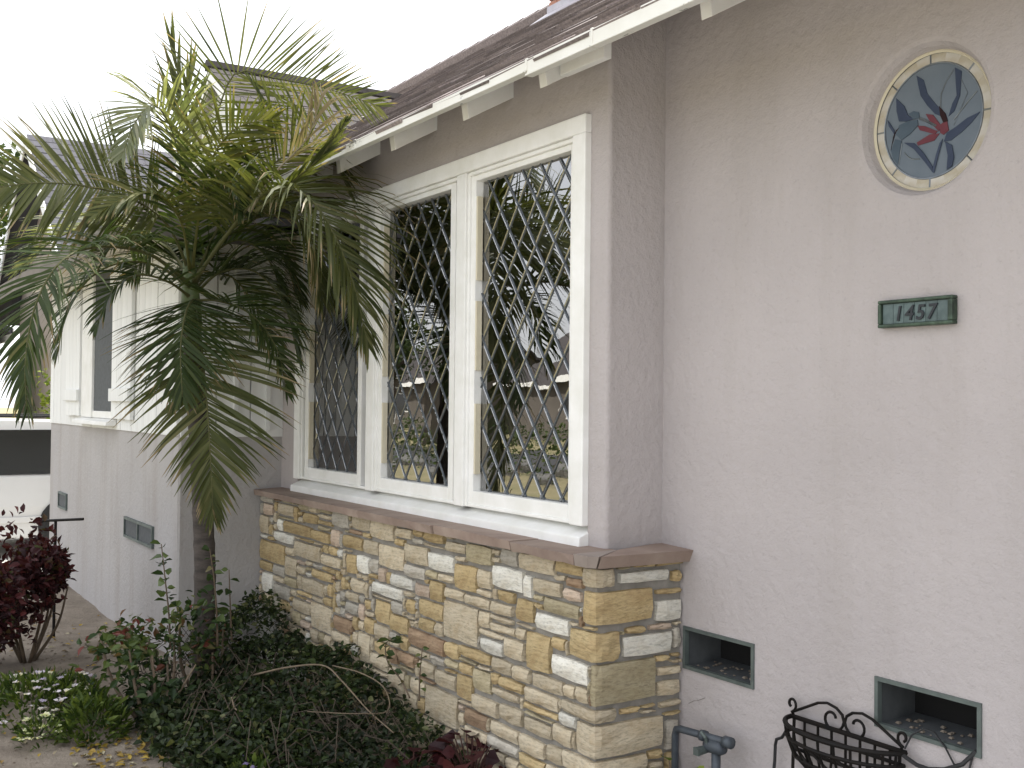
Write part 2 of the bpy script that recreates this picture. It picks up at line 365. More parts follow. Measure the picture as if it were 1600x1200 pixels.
mb.hexa([(WX0-.004, 2.302, .994), (WX1+.004, 2.302, .994), (WX1+.004, 2.40, .994), (WX0-.004, 2.40, .994)],
        [(WX0-.004, 2.305, 1.03), (WX1+.004, 2.305, 1.03), (WX1+.004, 2.40, 1.07), (WX0-.004, 2.40, 1.07)])
add('window_frame', mb, m_white, house, bevel=.004)

def clip(poly, x0, x1, z0, z1):
    def cut(pl, ax, val, sgn):
        out = []
        for i, p in enumerate(pl):
            q = pl[(i+1) % len(pl)]; dp, dq = sgn*(p[ax]-val), sgn*(q[ax]-val)
            if dp >= 0: out.append(p)
            if (dp > 0 > dq) or (dp < 0 < dq):
                t = dp/(dp-dq); out.append((p[0]+(q[0]-p[0])*t, p[1]+(q[1]-p[1])*t))
        return out
    for a in ((0,x0,1),(0,x1,-1),(1,z0,1),(1,z1,-1)):
        if len(poly) < 3: return []
        poly = cut(poly, *a)
    return poly
def area(p): return abs(sum(p[i][0]*p[(i+1)%len(p)][1]-p[(i+1)%len(p)][0]*p[i][1] for i in range(len(p))))/2
DW, DH = .1305, .1765
def pane_mesh(poly):          # bevelled glass: flat middle, sloping rim; outline listed relative to its centre
    m = MB(); n = len(poly); A = area(poly); peri = sum(math.dist(poly[i], poly[(i+1)%n]) for i in range(n))
    k = max(.25, 1-.0095*peri/(2*A)*1.0) if A > 0 else .5
    for x, z in poly: m.v.append((x, .0055, z))
    for x, z in poly: m.v.append((x*k, 0, z*k))
    m.f.append(tuple(range(n, 2*n)))
    for i in range(n): j = (i+1) % n; m.f.append((i, j, n+j, n+i))
    return m
FULL = None
GY = 2.378
for (gx0, gx1) in ((-5.80,-5.145), (-4.87,-4.2), (-3.985,-3.30)):
    gz0, gz1 = 1.135, 2.435
    sash = MB()
    sash.box((gx0-.045, 2.345, gz0-.055), (gx0, 2.40, gz1+.024)); sash.box((gx1, 2.345, gz0-.055), (gx1+.045, 2.40, gz1+.024))
    sash.box((gx0, 2.345, gz1), (gx1, 2.40, gz1+.024)); sash.box((gx0, 2.345, gz0-.055), (gx1, 2.40, gz0))
    so = add('window_sash', sash, m_white, house, bevel=.003)
    st = MB()
    for z0, z1 in ((1.19,1.50),(1.62,1.93),(2.02,2.37)):
        st.box((gx0, 2.349, z0+rnd.uniform(-.02,.02)), (gx0+.011, 2.374, z1))
    add('glazing_stop', st, m_cream, so)
    cx = (gx0+gx1)/2; z_ = 1.06
    nx = int((gx1-gx0)/DW)+3; nz = int((gz1-gz0)/DH)+3
    for i in range(-nx, nx):
        for j in range(-1, 2*nz):
            px, pz = cx+(i+.5*(j % 2))*DW, z_+j*DH/2
            poly = clip([(px-DW/2,pz),(px,pz-DH/2),(px+DW/2,pz),(px,pz+DH/2)], gx0, gx1, gz0, gz1)
            if len(poly) < 3: continue
            A = area(poly)
            if A < 2e-5: continue
            whole = A > .999*DW*DH/2
            if whole and FULL: me = FULL; c = (px, pz)
            else:
                c = (sum(p[0] for p in poly)/len(poly), sum(p[1] for p in poly)/len(poly))
                if whole: c = (px, pz)
                pm = pane_mesh([(p[0]-c[0], p[1]-c[1]) for p in poly])
                me = bpy.data.meshes.new('pane'); me.from_pydata(pm.v, [], pm.f)
                if whole: FULL = me
            o = link('pane', me, m_glass, so, (c[0], GY, c[1]))
            o.rotation_euler = (rnd.gauss(0,.004), rnd.gauss(0,.002), rnd.gauss(0,.004))
    lc = MB(); sl = DH/DW
    for sgn in (1,-1):
        for k in range(-60, 60):
            # lines z = z_ + DH/2 + sgn*sl*(x-cx) + k*DH
            c0 = z_+DH/2+k*DH
            xa, xb = gx0, gx1
            za, zb = c0+sgn*sl*(xa-cx), c0+sgn*sl*(xb-cx)
            t0, t1 = 0.0, 1.0
            dz = zb-za
            for val, s in ((gz0, 1), (gz1, -1)):
                da, db = s*(za-val), s*(zb-val)
                if da < 0 and db < 0: t0, t1 = 1, 0
                elif da < 0: t0 = max(t0, da/(da-db))
                elif db < 0: t1 = min(t1, da/(da-db))
            if t1-t0 < .01: continue
            p, q = (xa+(xb-xa)*t0, za+dz*t0), (xa+(xb-xa)*t1, za+dz*t1)
            L = math.dist(p, q); nx_, nz_ = -(q[1]-p[1])/L*.0026, (q[0]-p[0])/L*.0026
            e = .0006*sgn
            lc.hexa([(p[0]-nx_, GY+.006, p[1]-nz_), (q[0]-nx_, GY+.006, q[1]-nz_), (q[0]+nx_, GY+.006, q[1]+nz_), (p[0]+nx_, GY+.006, p[1]+nz_)][::-1],
                    [(p[0]-nx_*.6, GY-.002+e, p[1]-nz_*.6), (q[0]-nx_*.6, GY-.002+e, q[1]-nz_*.6), (q[0]+nx_*.6, GY-.002+e, q[1]+nz_*.6), (p[0]+nx_*.6, GY-.002+e, p[1]+nz_*.6)][::-1])
    add('lead_came', lc, m_lead, so)

# ---- stone veneer: core, stones, cap
FRONT_STONES = [(-5.829, 0.78, -5.427, 0.849, 'o'), (-5.919, 0.873, -5.667, 0.936, 'c'), (-5.545, 0.857, -5.354, 0.924, 'o'), (-5.165, 0.882, -4.945, 0.958, 'g'), (-4.923, 0.886, -4.709, 0.959, 'c'), (-4.707, 0.87, -4.459, 0.957, 'c'), (-4.452, 0.895, -4.289, 0.951, 'c'), (-4.179, 0.906, -3.995, 0.959, 'o'), (-3.994, 0.892, -3.822, 0.944, 'c'), (-3.816, 0.874, -3.624, 0.954, 'k'), (-5.956, 0.718, -5.661, 0.775, 'w'), (-5.668, 0.671, -5.303, 0.765, 'c'), (-5.428, 0.784, -5.19, 0.837, 'o'), (-5.17, 0.783, -5.046, 0.866, 'p'), (-5.016, 0.793, -4.789, 0.861, 'o'), (-4.79, 0.793, -4.624, 0.859, 'c'), (-4.615, 0.746, -4.361, 0.861, 'c'), (-4.36, 0.804, -4.139, 0.887, 'c'), (-4.139, 0.798, -3.911, 0.877, 'w'), (-6.203, 0.592, -5.803, 0.708, 'y'), (-5.853, 0.552, -5.625, 0.657, 'c'), (-5.308, 0.666, -5.044, 0.73, 'c'), (-4.979, 0.674, -4.862, 0.773, 'o'), (-4.857, 0.692, -4.717, 0.776, 'w'), (-5.409, 0.586, -5.138, 0.644, 'y'), (-5.551, 0.5, -5.251, 0.579, 'c'), (-4.934, 0.59, -4.76, 0.663, 'c'), (-4.683, 0.62, -4.356, 0.678, 'w'), (-4.488, 0.675, -4.27, 0.737, 'w'), (-4.263, 0.673, -4.123, 0.733, 'p'), (-4.122, 0.668, -4.001, 0.764, 'o'), (-3.911, 0.754, -3.733, 0.861, 'o'), (-3.632, 0.799, -3.397, 0.89, 'w'), (-3.436, 0.893, -3.2, 0.962, 'c'), (-3.341, 0.822, -3.164, 0.881, 'c'), (-3.151, 0.825, -3.044, 0.874, 'p'), (-3.995, 0.695, -3.835, 0.747, 'c'), (-3.829, 0.7, -3.626, 0.755, 'c'), (-3.672, 0.699, -3.471, 0.752, 'c'), (-3.585, 0.754, -3.457, 0.797, 'o'), (-3.452, 0.702, -3.331, 0.786, 'o'), (-3.267, 0.761, -3.048, 0.823, 'k'), (-5.42, 0.328, -5.148, 0.471, 'c'), (-5.677, 0.38, -5.422, 0.448, 'c'), (-3.999, 0.536, -3.718, 0.7, 'c'), (-4.216, 0.588, -3.994, 0.668, 'y'), (-4.34, 0.576, -4.248, 0.654, 'o'), (-4.65, 0.493, -4.491, 0.598, 'y'), (-4.489, 0.475, -4.312, 0.56, 'o'), (-3.324, 0.69, -3.108, 0.757, 'w'), (-4.316, 0.45, -3.991, 0.531, 'b'), (-3.705, 0.539, -3.531, 0.597, 'w'), (-3.526, 0.55, -3.392, 0.626, 'c'), (-3.378, 0.535, -3.225, 0.682, 'y'), (-5.153, 0.308, -4.918, 0.37, 'c'), (-4.834, 0.284, -4.686, 0.416, 'c'), (-5.121, 0.372, -4.92, 0.447, 'b'), (-3.868, 0.494, -3.621, 0.539, 'o'), (-3.21, 0.547, -2.988, 0.626, 'w'), (-3.62, 0.479, -3.471, 0.537, 'c'), (-3.466, 0.482, -3.353, 0.539, 'c'), (-3.894, 0.322, -3.761, 0.423, 'o'), (-3.76, 0.379, -3.623, 0.469, 'k'), (-4.154, 0.184, -3.869, 0.32, 'c'), (-3.563, 0.434, -3.389, 0.486, 'y'), (-3.343, 0.479, -3.133, 0.546, 'c'), (-3.613, 0.386, -3.417, 0.434, 'c'), (-3.759, 0.304, -3.572, 0.373, 'c'), (-3.388, 0.415, -3.175, 0.492, 'c'), (-3.557, 0.312, -3.402, 0.379, 'c'), (-3.818, 0.23, -3.637, 0.32, 'b'), (-3.386, 0.308, -3.207, 0.372, 'c'), (-3.62, 0.245, -3.424, 0.321, 'c'), (-3.427, 0.232, -3.254, 0.305, 'c'), (-3.202, 0.322, -3.077, 0.388, 'c'), (-4.041, 0.116, -3.901, 0.178, 'c'), (-4.241, 0.096, -4.042, 0.182, 'c'), (-4.496, 0.204, -4.345, 0.329, 'c'), (-3.24, 0.239, -3.039, 0.327, 'c'), (-4.409, 0.35, -4.249, 0.406, 'b'), (-4.291, 0.253, -4.15, 0.318, 'c'), (-4.21, 0.341, -4.073, 0.406, 'c'), (-4.066, 0.332, -3.878, 0.395, 'c'), (-3.23, 0.635, -3.127, 0.688, 'y'), (-6.149, 0.41, -5.968, 0.526, 'w'), (-6.011, 0.407, -5.711, 0.492, 'g'), (-6.234, 0.735, -6.049, 0.853, 'c'), (-6.238, 0.849, -6.144, 0.923, 'g')]
SIDE_STONES = [(2.313, 0.887, 2.533, 0.944, 'w'), (2.542, 0.882, 2.592, 0.934, 'o'), (2.47, 0.846, 2.592, 0.859, 'o'), (2.475, 0.754, 2.597, 0.831, 'w'), (2.343, 0.731, 2.44, 0.74, 'o'), (2.447, 0.732, 2.553, 0.739, 'p'), (2.335, 0.638, 2.557, 0.724, 'w'), (2.56, 0.648, 2.598, 0.732, 'g'), (2.477, 0.617, 2.545, 0.633, 'y'), (2.55, 0.624, 2.599, 0.635, 'y'), (2.486, 0.564, 2.599, 0.605, 'c'), (2.487, 0.487, 2.598, 0.549, 'c'), (2.497, 0.446, 2.598, 0.476, 'c'), (2.493, 0.42, 2.597, 0.436, 'y'), (2.328, 0.465, 2.416, 0.474, 'y'), (2.42, 0.464, 2.488, 0.475, 'y'), (2.333, 0.415, 2.484, 0.455, 'g'), (2.521, 0.299, 2.59, 0.41, 'g')]
CORNER_STONES = [(-3.034, 2.302, 0.885, 0.956, 'c'), (-3.026, 2.466, 0.761, 0.879, 'o'), (-3.106, 2.326, 0.636, 0.742, 'y'), (-2.973, 2.48, 0.492, 0.638, 'k'), (-3.145, 2.311, 0.435, 0.488, 'c'), (-3.06, 2.516, 0.318, 0.435, 'c'), (-3.141, 2.445, 0.245, 0.315, 'c')]

mb = MB()
mb.box((XW_+.002, S_+.010, .0), (XS_-.010, M_+.02, .955)); sv = add('stone_wall', mb, m_mortar, house)
mb = MB(); mb.grid([[(XW_+.003, S_-.012, -.1), (XW_+.003, S_-.012, .335)], [(-5.45, S_-.012, -.1), (-5.45, S_-.012, .10)]][::-1])
mb.grid([[(XW_+.003, S_-.012, .335), (XW_+.003, S_+.03, .345)], [(-5.45, S_-.012, .10), (-5.45, S_+.03, .11)]][::-1])
add('concrete_footing', mb, m_conc, house)
STONES = []
def stone_mesh(path, z0, z1, c, proud):
    # path: list of (x, y, nx, ny) along the face; a rough front with chamfered rim and skirts to the mortar
    n = len(path); rows = 4; m = MB(); P = []
    mid = (z0+z1)/2
    j = lambda a: rnd.uniform(-a, a)
    skew0, skew1 = j(.004), j(.004)
    for r in range(rows):
        row = []
        for k, (x, y, nx, ny) in enumerate(path):
            z = z0+(z1-z0)*r/(rows-1)
            edge = (r in (0, rows-1)) or (k in (0, n-1))
            corner = (r in (0, rows-1)) and (k in (0, n-1))
            d = proud*(.62 if edge else 1)+j(.0025 if edge else .0035)
            if corner: d -= .004
            tx, ty = -ny, nx
            ja = 0 if k not in (0, n-1) else j(.003)+(skew0 if k == 0 else skew1)*(r/(rows-1)-.5)
            if corner: z += (mid-z)*.08*min(1, .05/(z1-z0))
            z += j(.0025) if r in (0, rows-1) else j(.004)
            row.append((x+nx*d+tx*ja, y+ny*d+ty*ja, z))
        P.append(row)
    base_ = len(m.v); m.grid(P)
    ring = [(0,k) for k in range(n)]+[(r,n-1) for r in range(1,rows)]+[(rows-1,k) for k in range(n-2,-1,-1)]+[(r,0) for r in range(rows-2,0,-1)]
    b0 = len(m.v)
    for r, k in ring:
        x, y, nx, ny = path[k]; m.v.append((x-nx*.012, y-ny*.012, P[r][k][2]))
    L = len(ring)
    for i in range(L):
        i2 = (i+1) % L; a = ring[i]; b = ring[i2]
        m.f.append((base_+a[0]*n+a[1], b0+i, b0+i2, base_+b[0]*n+b[1]))
    ctr = Vector((sum(p[0] for p in path)/n, sum(p[1] for p in path)/n, mid)); v = ctr-Vector((0,0,1.5))
    face = abs(v.normalized().dot(Vector((path[n//2][2], path[n//2][3], 0))))
    STONES.append((face*(z1-z0)*math.dist(path[0][:2], path[-1][:2])/v.length_squared, m, c, ctr))
GAP = .0062
def zbot(x): return 0.0 if x > -5.5 else .105+(.335-.105)*(-5.5-x)/.7
def fill(u0, u1, z1, rects, zb, sizes, cols):
    g = .01; W = int(round((u1-u0)/g)); H = int(round(z1/g)); occ = np.zeros((W, H), bool); out = []
    for i in range(W):
        b = zb(u0+(i+.5)*g); occ[i, :int(b/g)] = True
    for (a, b0, b, b1, c) in rects:
        if c == 'X':
            occ[max(0,int(round((a-u0)/g))):int(round((b-u0)/g)), int(round(b0/g)):int(round(b1/g))] = True; continue
        i0, i1, k0, k1 = int(round((a-u0)/g)), int(round((b-u0)/g)), int(round(b0/g)), int(round(b1/g))
        if k1-k0 < 2: k0 -= 1; k1 += 1
        i0, i1, k0, k1 = max(0,i0), min(W,i1), max(0,k0), min(H,k1)
        for _ in range(60):
            sub = occ[i0:i1, k0:k1]
            if sub.size == 0 or not sub.any(): break
            # trim the side with the largest share of taken cells
            s = [(sub[0].mean(), 0), (sub[-1].mean(), 1), (sub[:,0].mean(), 2), (sub[:,-1].mean(), 3)]
            w = max(s)[1]
            if w == 0: i0 += 1
            elif w == 1: i1 -= 1
            elif w == 2: k0 += 1
            else: k1 -= 1
        if i1-i0 >= 4 and k1-k0 >= 2:
            occ[i0:i1, k0:k1] = True; out.append((i0, i1, k0, k1, c))
    for k in range(H-1, -1, -1):
        for i in range(W):
            if occ[i, k]: continue
            w = rnd.randint(*sizes[0]); h = rnd.randint(*sizes[1])
            e = i
            while e < W and not occ[e, k] and e-i < w: e += 1
            r = e
            while r < W and not occ[r, k] and r-e < 6: r += 1
            if r-e < 6: e = r
            d = k
            while d >= 0 and k-d < h and not occ[i:e, d].any(): d -= 1
            q = d
            while q >= 0 and d-q < 3 and not occ[i:e, q].any(): q -= 1
            if d-q < 3: d = q
            occ[i:e, d+1:k+1] = True
            if e-i >= 2 and k-d >= 2: out.append((i, e, d+1, k+1, rnd.choice(cols)))
    return [(u0+i0*g, k0*g, u0+i1*g, k1*g, c) for (i0, i1, k0, k1, c) in out]
fr = [(x0, z0, XS_, z1, 'X') for (x0, y1, z0, z1, c) in CORNER_STONES]+FRONT_STONES
sd = [(2.2, z0, y1, z1, 'X') for (x0, y1, z0, z1, c) in CORNER_STONES]+SIDE_STONES
CC = 'ccccccyyyggkkpobw'
front_list = fill(-6.2, XS_, .955, fr, zbot, ((7,24),(3,8)), CC)
side_list = fill(2.225, 2.6, .955, sd, lambda x: 0, ((6,16),(4,10)), 'cccyyogk')
def lin(a, b, n): return [a+(b-a)*i/(n-1) for i in range(n)]
for (x0, z0, x1, z1, c) in front_list:
    n = 4 if x1-x0 < .22 else 5
    stone_mesh([(x, S_, 0, -1) for x in lin(x0+GAP, x1-GAP, n)], z0+GAP, z1-GAP, c, rnd.uniform(.008, .017))
for (y0, z0, y1, z1, c) in side_list:
    stone_mesh([(XS_, y, 1, 0) for y in lin(y0+GAP, y1-GAP, 4)], z0+GAP, z1-GAP, c, rnd.uniform(.008, .017))
for (x0, y1, z0, z1, c) in CORNER_STONES:
    q = .7071
    path = [(x, S_, 0, -1) for x in lin(x0+GAP, XS_-.012, 3)]+[(XS_-.004, S_+.004, q*1.2, -q*1.2)]+[(XS_, y, 1, 0) for y in lin(S_+.016, y1-GAP, 4)]
    stone_mesh(path, z0+GAP, z1-GAP, c, rnd.uniform(.012, .018))
STONES.sort(key=lambda q: -q[0])
for a_, m, c, ctr in STONES[:300]: add('stone', m, SM[c], sv, origin=ctr)
rest, idx, keys = MB(), [], list(SM)
for a_, m, c, ctr in STONES[300:]:
    n0 = len(rest.v); rest.v += m.v; rest.f += [tuple(n0+i for i in f) for f in m.f]; idx += [keys.index(c)]*len(m.f)
o = add('small_stones', rest, SM[keys[0]], sv, kind='stuff')
for k in keys[1:]: o.data.materials.append(SM[k])
o.data.polygons.foreach_set('material_index', idx)
mb = MB(); capx = [-6.195, -5.42, -4.74, -4.02, -3.42, -3.02]
for i, (a, b) in enumerate(zip(capx, capx[1:])):
    m = MB(); dz = rnd.uniform(-.004, .004); f0 = 2.172+rnd.uniform(-.006,.006)
    n = 7; xs_ = lin(a+.0045, b-.0045, n)
    bot = [(x, f0+rnd.uniform(-.004,.004)+.006, .962+dz*.3+rnd.uniform(-.002,.002)) for x in xs_]; top = [(x, f0+rnd.uniform(-.004,.004), .995+dz) for x in xs_]
    bk_t = [(x, 2.36, 1.0) for x in xs_]; bk_b = [(x, 2.36, .955) for x in xs_]
    m.grid([bk_b, bot, top, bk_t][::-1]); m.face(bot[0], bk_b[0], bk_t[0], top[0]); m.face(bot[-1], top[-1], bk_t[-1], bk_b[-1])
    add('cap_stone', m, m_cap, sv, origin=((a+b)/2, 2.25, .98))
m = MB(); m.hexa([(-3.02,2.178,.960),(-2.955,2.18,.960),(-2.93,2.2,.960),(-3.02,2.36,.955)], [(-3.02,2.172,1.0),(-2.945,2.174,1.0),(-2.915,2.2,1.0),(-3.02,2.36,1.002)]); add('cap_stone', m, m_cap2, sv, origin=(-2.97,2.22,.98))
m = MB(); m.hexa([(-2.928,2.205,.958),(-2.922,2.605,.958),(-3.08,2.605,.958),(-3.012,2.36,.958)], [(-2.91,2.205,1.0),(-2.902,2.605,1.0),(-3.08,2.605,1.006),(-3.012,2.36,1.004)]); add('cap_stone', m, m_cap, sv, origin=(-2.97,2.42,.98))

# ---- foundation vents in the main wall
for (x0, x1, z0, z1) in VENTS:
    m = MB(); t = .008; y0, y1 = M_-.006, M_+.012
    m.box((x0-.004,y0,z0-.004),(x1+.004,y1,z0+t)); m.box((x0-.004,y0,z1-t),(x1+.004,y1,z1+.004)); m.box((x0-.004,y0,z0+t),(x0+t,y1,z1-t)); m.box((x1-t,y0,z0+t),(x1+.004,y1,z1-t))
    v = add('foundation_vent', m, m_galv, house, origin=((x0+x1)/2, M_, z0))
    m = MB(); d = M_+.17
    m.face((x0,M_,z0),(x1,M_,z0),(x1,d,z0+.012),(x0,d,z0+.012)); m.face((x0,M_,z0),(x0,d,z0),(x0,d,z1),(x0,M_,z1)); m.face((x1,M_,z0),(x1,M_,z1),(x1,d,z1),(x1,d,z0)); m.face((x0,M_,z1),(x0,d,z1),(x1,d,z1),(x1,M_,z1))
    add('vent_sleeve', m, m_grey, v)
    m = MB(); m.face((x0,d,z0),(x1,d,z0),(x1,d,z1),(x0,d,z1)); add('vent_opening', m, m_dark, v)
    m = MB()
    for k in range(26):
        px, py = rnd.uniform(x0+.02,x1-.02), rnd.uniform(M_+.03,M_+.12); r = rnd.uniform(.003,.009); z = z0+.002+.012*(py-M_)/.17
        m.hexa([(px-r,py-r*.6,z),(px+r,py-r,z),(px+r*.7,py+r,z),(px-r,py+r*.5,z)],[(px-r*.4,py-r*.3,z+r*.7),(px+r*.5,py-r*.4,z+r*.6),(px+r*.3,py+r*.5,z+r*.7),(px-r*.5,py+r*.2,z+r*.5)])
    add('vent_debris', m, m_soil, v, kind='stuff')

m = MB(); m.tube([(-2.920, 2.599, 0.466), (-2.894, 2.599, 0.481), (-2.868, 2.599, 0.489), (-2.836, 2.599, 0.505)], .0011, 5); add('wall_crack', m, m_mortar, house)
# ---- round stained glass window
rw = add('round_window', MB().tube([(RC[0],M_+.046,RC[1]),(RC[0],M_+.06,RC[1])], RR-.012, 64), m_lead, house, origin=(RC[0],M_+.05,RC[1]))
m = MB()
for i in range(64):
    a, b = 2*math.pi*i/64, 2*math.pi*(i+1)/64
    for r0, y0, r1, y1 in ((.200,M_+.040,.192,M_+.034), (.192,M_+.034,.187,M_+.040)):
        m.face(rp(b,r1,y1), rp(a,r1,y1), rp(a,r0,y0), rp(b,r0,y0))
add('round_frame', m, m_cream, rw)
gy = M_+.0445
def art(name, c1, c2=None, sc=9, rough=.6, st=None): return plain(name, c1, c2, sc, rough, st, spec=.2, lo=.35, hi=.65)
g_bg = art('blue_grey_glass', (.15,.18,.215), (.125,.155,.19)); g_blue = art('navy_glass', (.03,.042,.075), (.045,.06,.10)); g_red = art('crimson_glass', (.16,.045,.055), (.11,.03,.045)); g_dk = art('black_red_glass', (.03,.006,.008), (.015,.005,.006))
g_teal = art('slate_glass', (.055,.08,.11), (.08,.11,.14)); g_cream = art('opal_glass', (.36,.31,.22), (.50,.48,.43), 14, .5, (1,1,1)); g_white = art('milky_glass', (.54,.53,.51), (.40,.35,.26), 11, .3)
def rd(a, r, y): return (RC[0]+r*math.cos(a), y, RC[1]+r*math.sin(a))
m = MB(); ring = [rd(2*math.pi*i/64, .158, gy) for i in range(64)]; m.f.append(tuple(range(64))); m.v += ring
add('glass_piece', m, g_bg, rw, origin=(RC[0],gy,RC[1]))
LEADS = [math.atan2(v, u) for u, v in ((-.03,1.18),(.76,.74),(1.06,-.03),(.74,-.78),(-.04,-1.15),(-.78,-.76),(-1.08,0.0),(-.74,.72))]
LEADS = sorted(LEADS)
for k, (a, b) in enumerate(zip(LEADS, LEADS[1:]+[LEADS[0]+2*math.pi])):
    n = 3; d = (b-a-.02)/n
    for s in range(n):
        m = MB(); aa, bb = a+.01+s*d, a+.01+(s+1)*d
        for q in range(4):
            t0, t1 = aa+(bb-aa)*q/4, aa+(bb-aa)*(q+1)/4
            m.face(rd(t1,.163,gy-.001), rd(t0,.163,gy-.001), rd(t0,.187,gy-.001), rd(t1,.187,gy-.001))
        add('border_glass', m, (g_white if (s+k) % 2 else g_cream), rw, origin=rd((aa+bb)/2,.175,gy))
m = MB()
m.tube([rd(2*math.pi*i/48,.1605,gy-.001) for i in range(49)], .0028, 6, False)
for a in LEADS: m.tube([rd(a,.160,gy-.001), rd(a,.188,gy-.001)], .0026, 6)
UV = lambda x, y: ((x-535)/370*.158, ((612-95*(x-535)/370-y)/425)*.158)
def line(pts, r=.0017):
    m.tube([(RC[0]+UV(*p)[0], gy-.001, RC[1]+UV(*p)[1]) for p in pts], r, 5)
line([(700,225),(640,320),(605,410),(600,520)]); line([(868,388),(800,470),(700,600)]); line([(320,860),(345,890),(380,908),(440,905)]); line([(440,592),(500,615),(570,650)], .004); line([(275,960),(290,860),(300,790)]); line([(710,215),(800,400),(700,640)], .001)
add('lead_came', m, m_lead, rw)
PIECES = [
 (g_blue, [(415,265),(470,300),(500,405),(560,480),(600,520),(605,575),(560,560),(500,495),(448,420),(430,340)]),
 (g_blue, [(708,212),(757,240),(745,420),(705,535),(662,575),(690,480),(722,420),(715,330)]),
 (g_blue, [(890,540),(800,585),(720,650),(650,700),(628,765),(680,755),(760,690),(830,620)]),
 (g_red, [(425,650),(480,652),(580,688),(560,712),(445,685)]), (g_red, [(595,705),(555,760),(430,802),(420,780),(520,715)]), (g_red, [(490,560),(545,565),(610,650),(590,690),(530,630)]), (g_red, [(600,640),(650,600),(665,680),(625,715),(600,700)]),
 (g_dk, [(592,500),(640,555),(658,612),(625,625),(600,570)]),
 (g_teal, [(280,650),(345,618),(425,605),(430,645),(370,712),(300,765),(250,722)]), (g_blue, [(255,440),(320,500),(350,570),(400,600),(330,620),(278,620),(258,540)]), (g_teal, [(355,560),(395,538),(435,550),(440,590),(395,602)]),
 (g_dk, [(285,665),(245,720),(222,800),(213,850),(232,740),(255,690)]), (g_blue, [(185,612),(240,690),(240,722),(195,660)]), (g_teal, [(215,850),(250,760),(300,770),(285,860),(272,960),(230,910)]),
 (g_blue, [(320,785),(400,785),(470,850),(545,958),(540,995),(480,920),(400,832)]), (g_blue, [(622,745),(592,860),(556,1005),(540,998),(570,870),(598,780)]), (g_blue, [(640,765),(690,790),(706,880),(690,948),(652,975),(660,870)])]
for k, (mt, pts) in enumerate(PIECES):
    uv = [UV(*p) for p in pts]; y = gy-.0022-.00012*k
    m = MB(); m.hexa([(RC[0]+u, y+.002, RC[1]+v) for u, v in uv], [(RC[0]+u, y, RC[1]+v) for u, v in uv])
    add('glass_piece', m, mt, rw, origin=(RC[0]+uv[0][0], y, RC[1]+uv[0][1]))

# ---- main roof
SL = .6735; ez, ey = 2.663, 2.05
L_ = math.sqrt(1+SL*SL)
def rfp(x, d, h=0):           # point on the roof: d metres up the slope from the eave, h metres off the surface
    return (x, ey+d/L_-h*SL/L_, ez+d*SL/L_+h/L_)
ridge_y = 5.0; DMAX = (ridge_y-ey)*L_
mb = MB(); mb.hexa([rfp(-5.75,0,-.03), rfp(4.2,0,-.03), rfp(4.2,DMAX,-.03), rfp(-12.4,DMAX,-.03), rfp(-12.4,2.1,-.03)], [rfp(-5.75,0), rfp(4.2,0), rfp(4.2,DMAX), rfp(-12.4,DMAX), rfp(-12.4,2.1)])
top = rfp(0,DMAX); by = 8.9
mb.hexa([(4.2,ridge_y,top[2]-.04),(4.2,by+.5,1.8),(-12,by+.5,1.8),(-12,ridge_y,top[2]-.04)][::-1], [(4.2,ridge_y,top[2]),(4.2,by+.5,1.84),(-12,by+.5,1.84),(-12,ridge_y,top[2])][::-1])
mb.face((4.1,2.5,2.5),(4.1,8.9,2.5),(4.1,ridge_y,top[2]-.05))
roof = add('roof', mb, m_soffit, house)
CAMV = Vector((0,0,1.5)); EXP = .137
sh = []
row = 0; d = -.03
while d < DMAX-.03:
    x = (-12.3 if d > 1.95 else -5.75-d*3.17)+rnd.uniform(0,.2)
    while x < 4.1:
        w = rnd.uniform(.17,.34); sh.append((x, w, d)); x += w+.004
    d += EXP; row += 1
def visible(s):
    p = Vector(rfp(s[0]+s[1]/2, s[2]+.07))
    if s[0] < -5.2 and p.z < 4.0-.674*abs(p.x+8.15): return False
    v = p-CAMV; c = cam.matrix_world.to_3x3().transposed() @ v
    return c.z < 0 and abs(c.x/-c.z) < .48 and abs(c.y/-c.z) < .37
sh.sort(key=lambda s: (not visible(s), (Vector(rfp(s[0], s[2]))-CAMV).length))
def shingle(m, x, w, d):
    h = .011+rnd.uniform(-.002,.005); l = EXP+.03; k = rnd.uniform(-.004,.004); dd = d+rnd.uniform(-.006,.004)
    b = [rfp(x,dd,.001), rfp(x+w,dd+k,.001), rfp(x+w,dd+l,.001), rfp(x,dd+l,.001)]
    t = [rfp(x,dd,h), rfp(x+w,dd+k,h+rnd.uniform(-.002,.004)), rfp(x+w,dd+l,.003), rfp(x,dd+l,.003)]
    m.hexa(b, t)
rest = MB()
for i, (x, w, d) in enumerate(sh):
    if i < 300:
        m = MB(); shingle(m, x, w, d); add('shingle', m, m_shingle, roof, origin=rfp(x+w/2, d+.07))
    else: shingle(rest, x, w, d); rest.a = (rest.a or [])+[rnd.random()]*8
add('shingle_field', rest, m_shingle2, roof, kind='stuff')
m = MB()
for k in range(68):
    x = -12.3+k*.24; m.tube([(x,ridge_y-.0,top[2]+.012),(x+.26,ridge_y,top[2]+.02)], .07, 6)
add('ridge_cap', m, m_shingle, roof, kind='stuff')
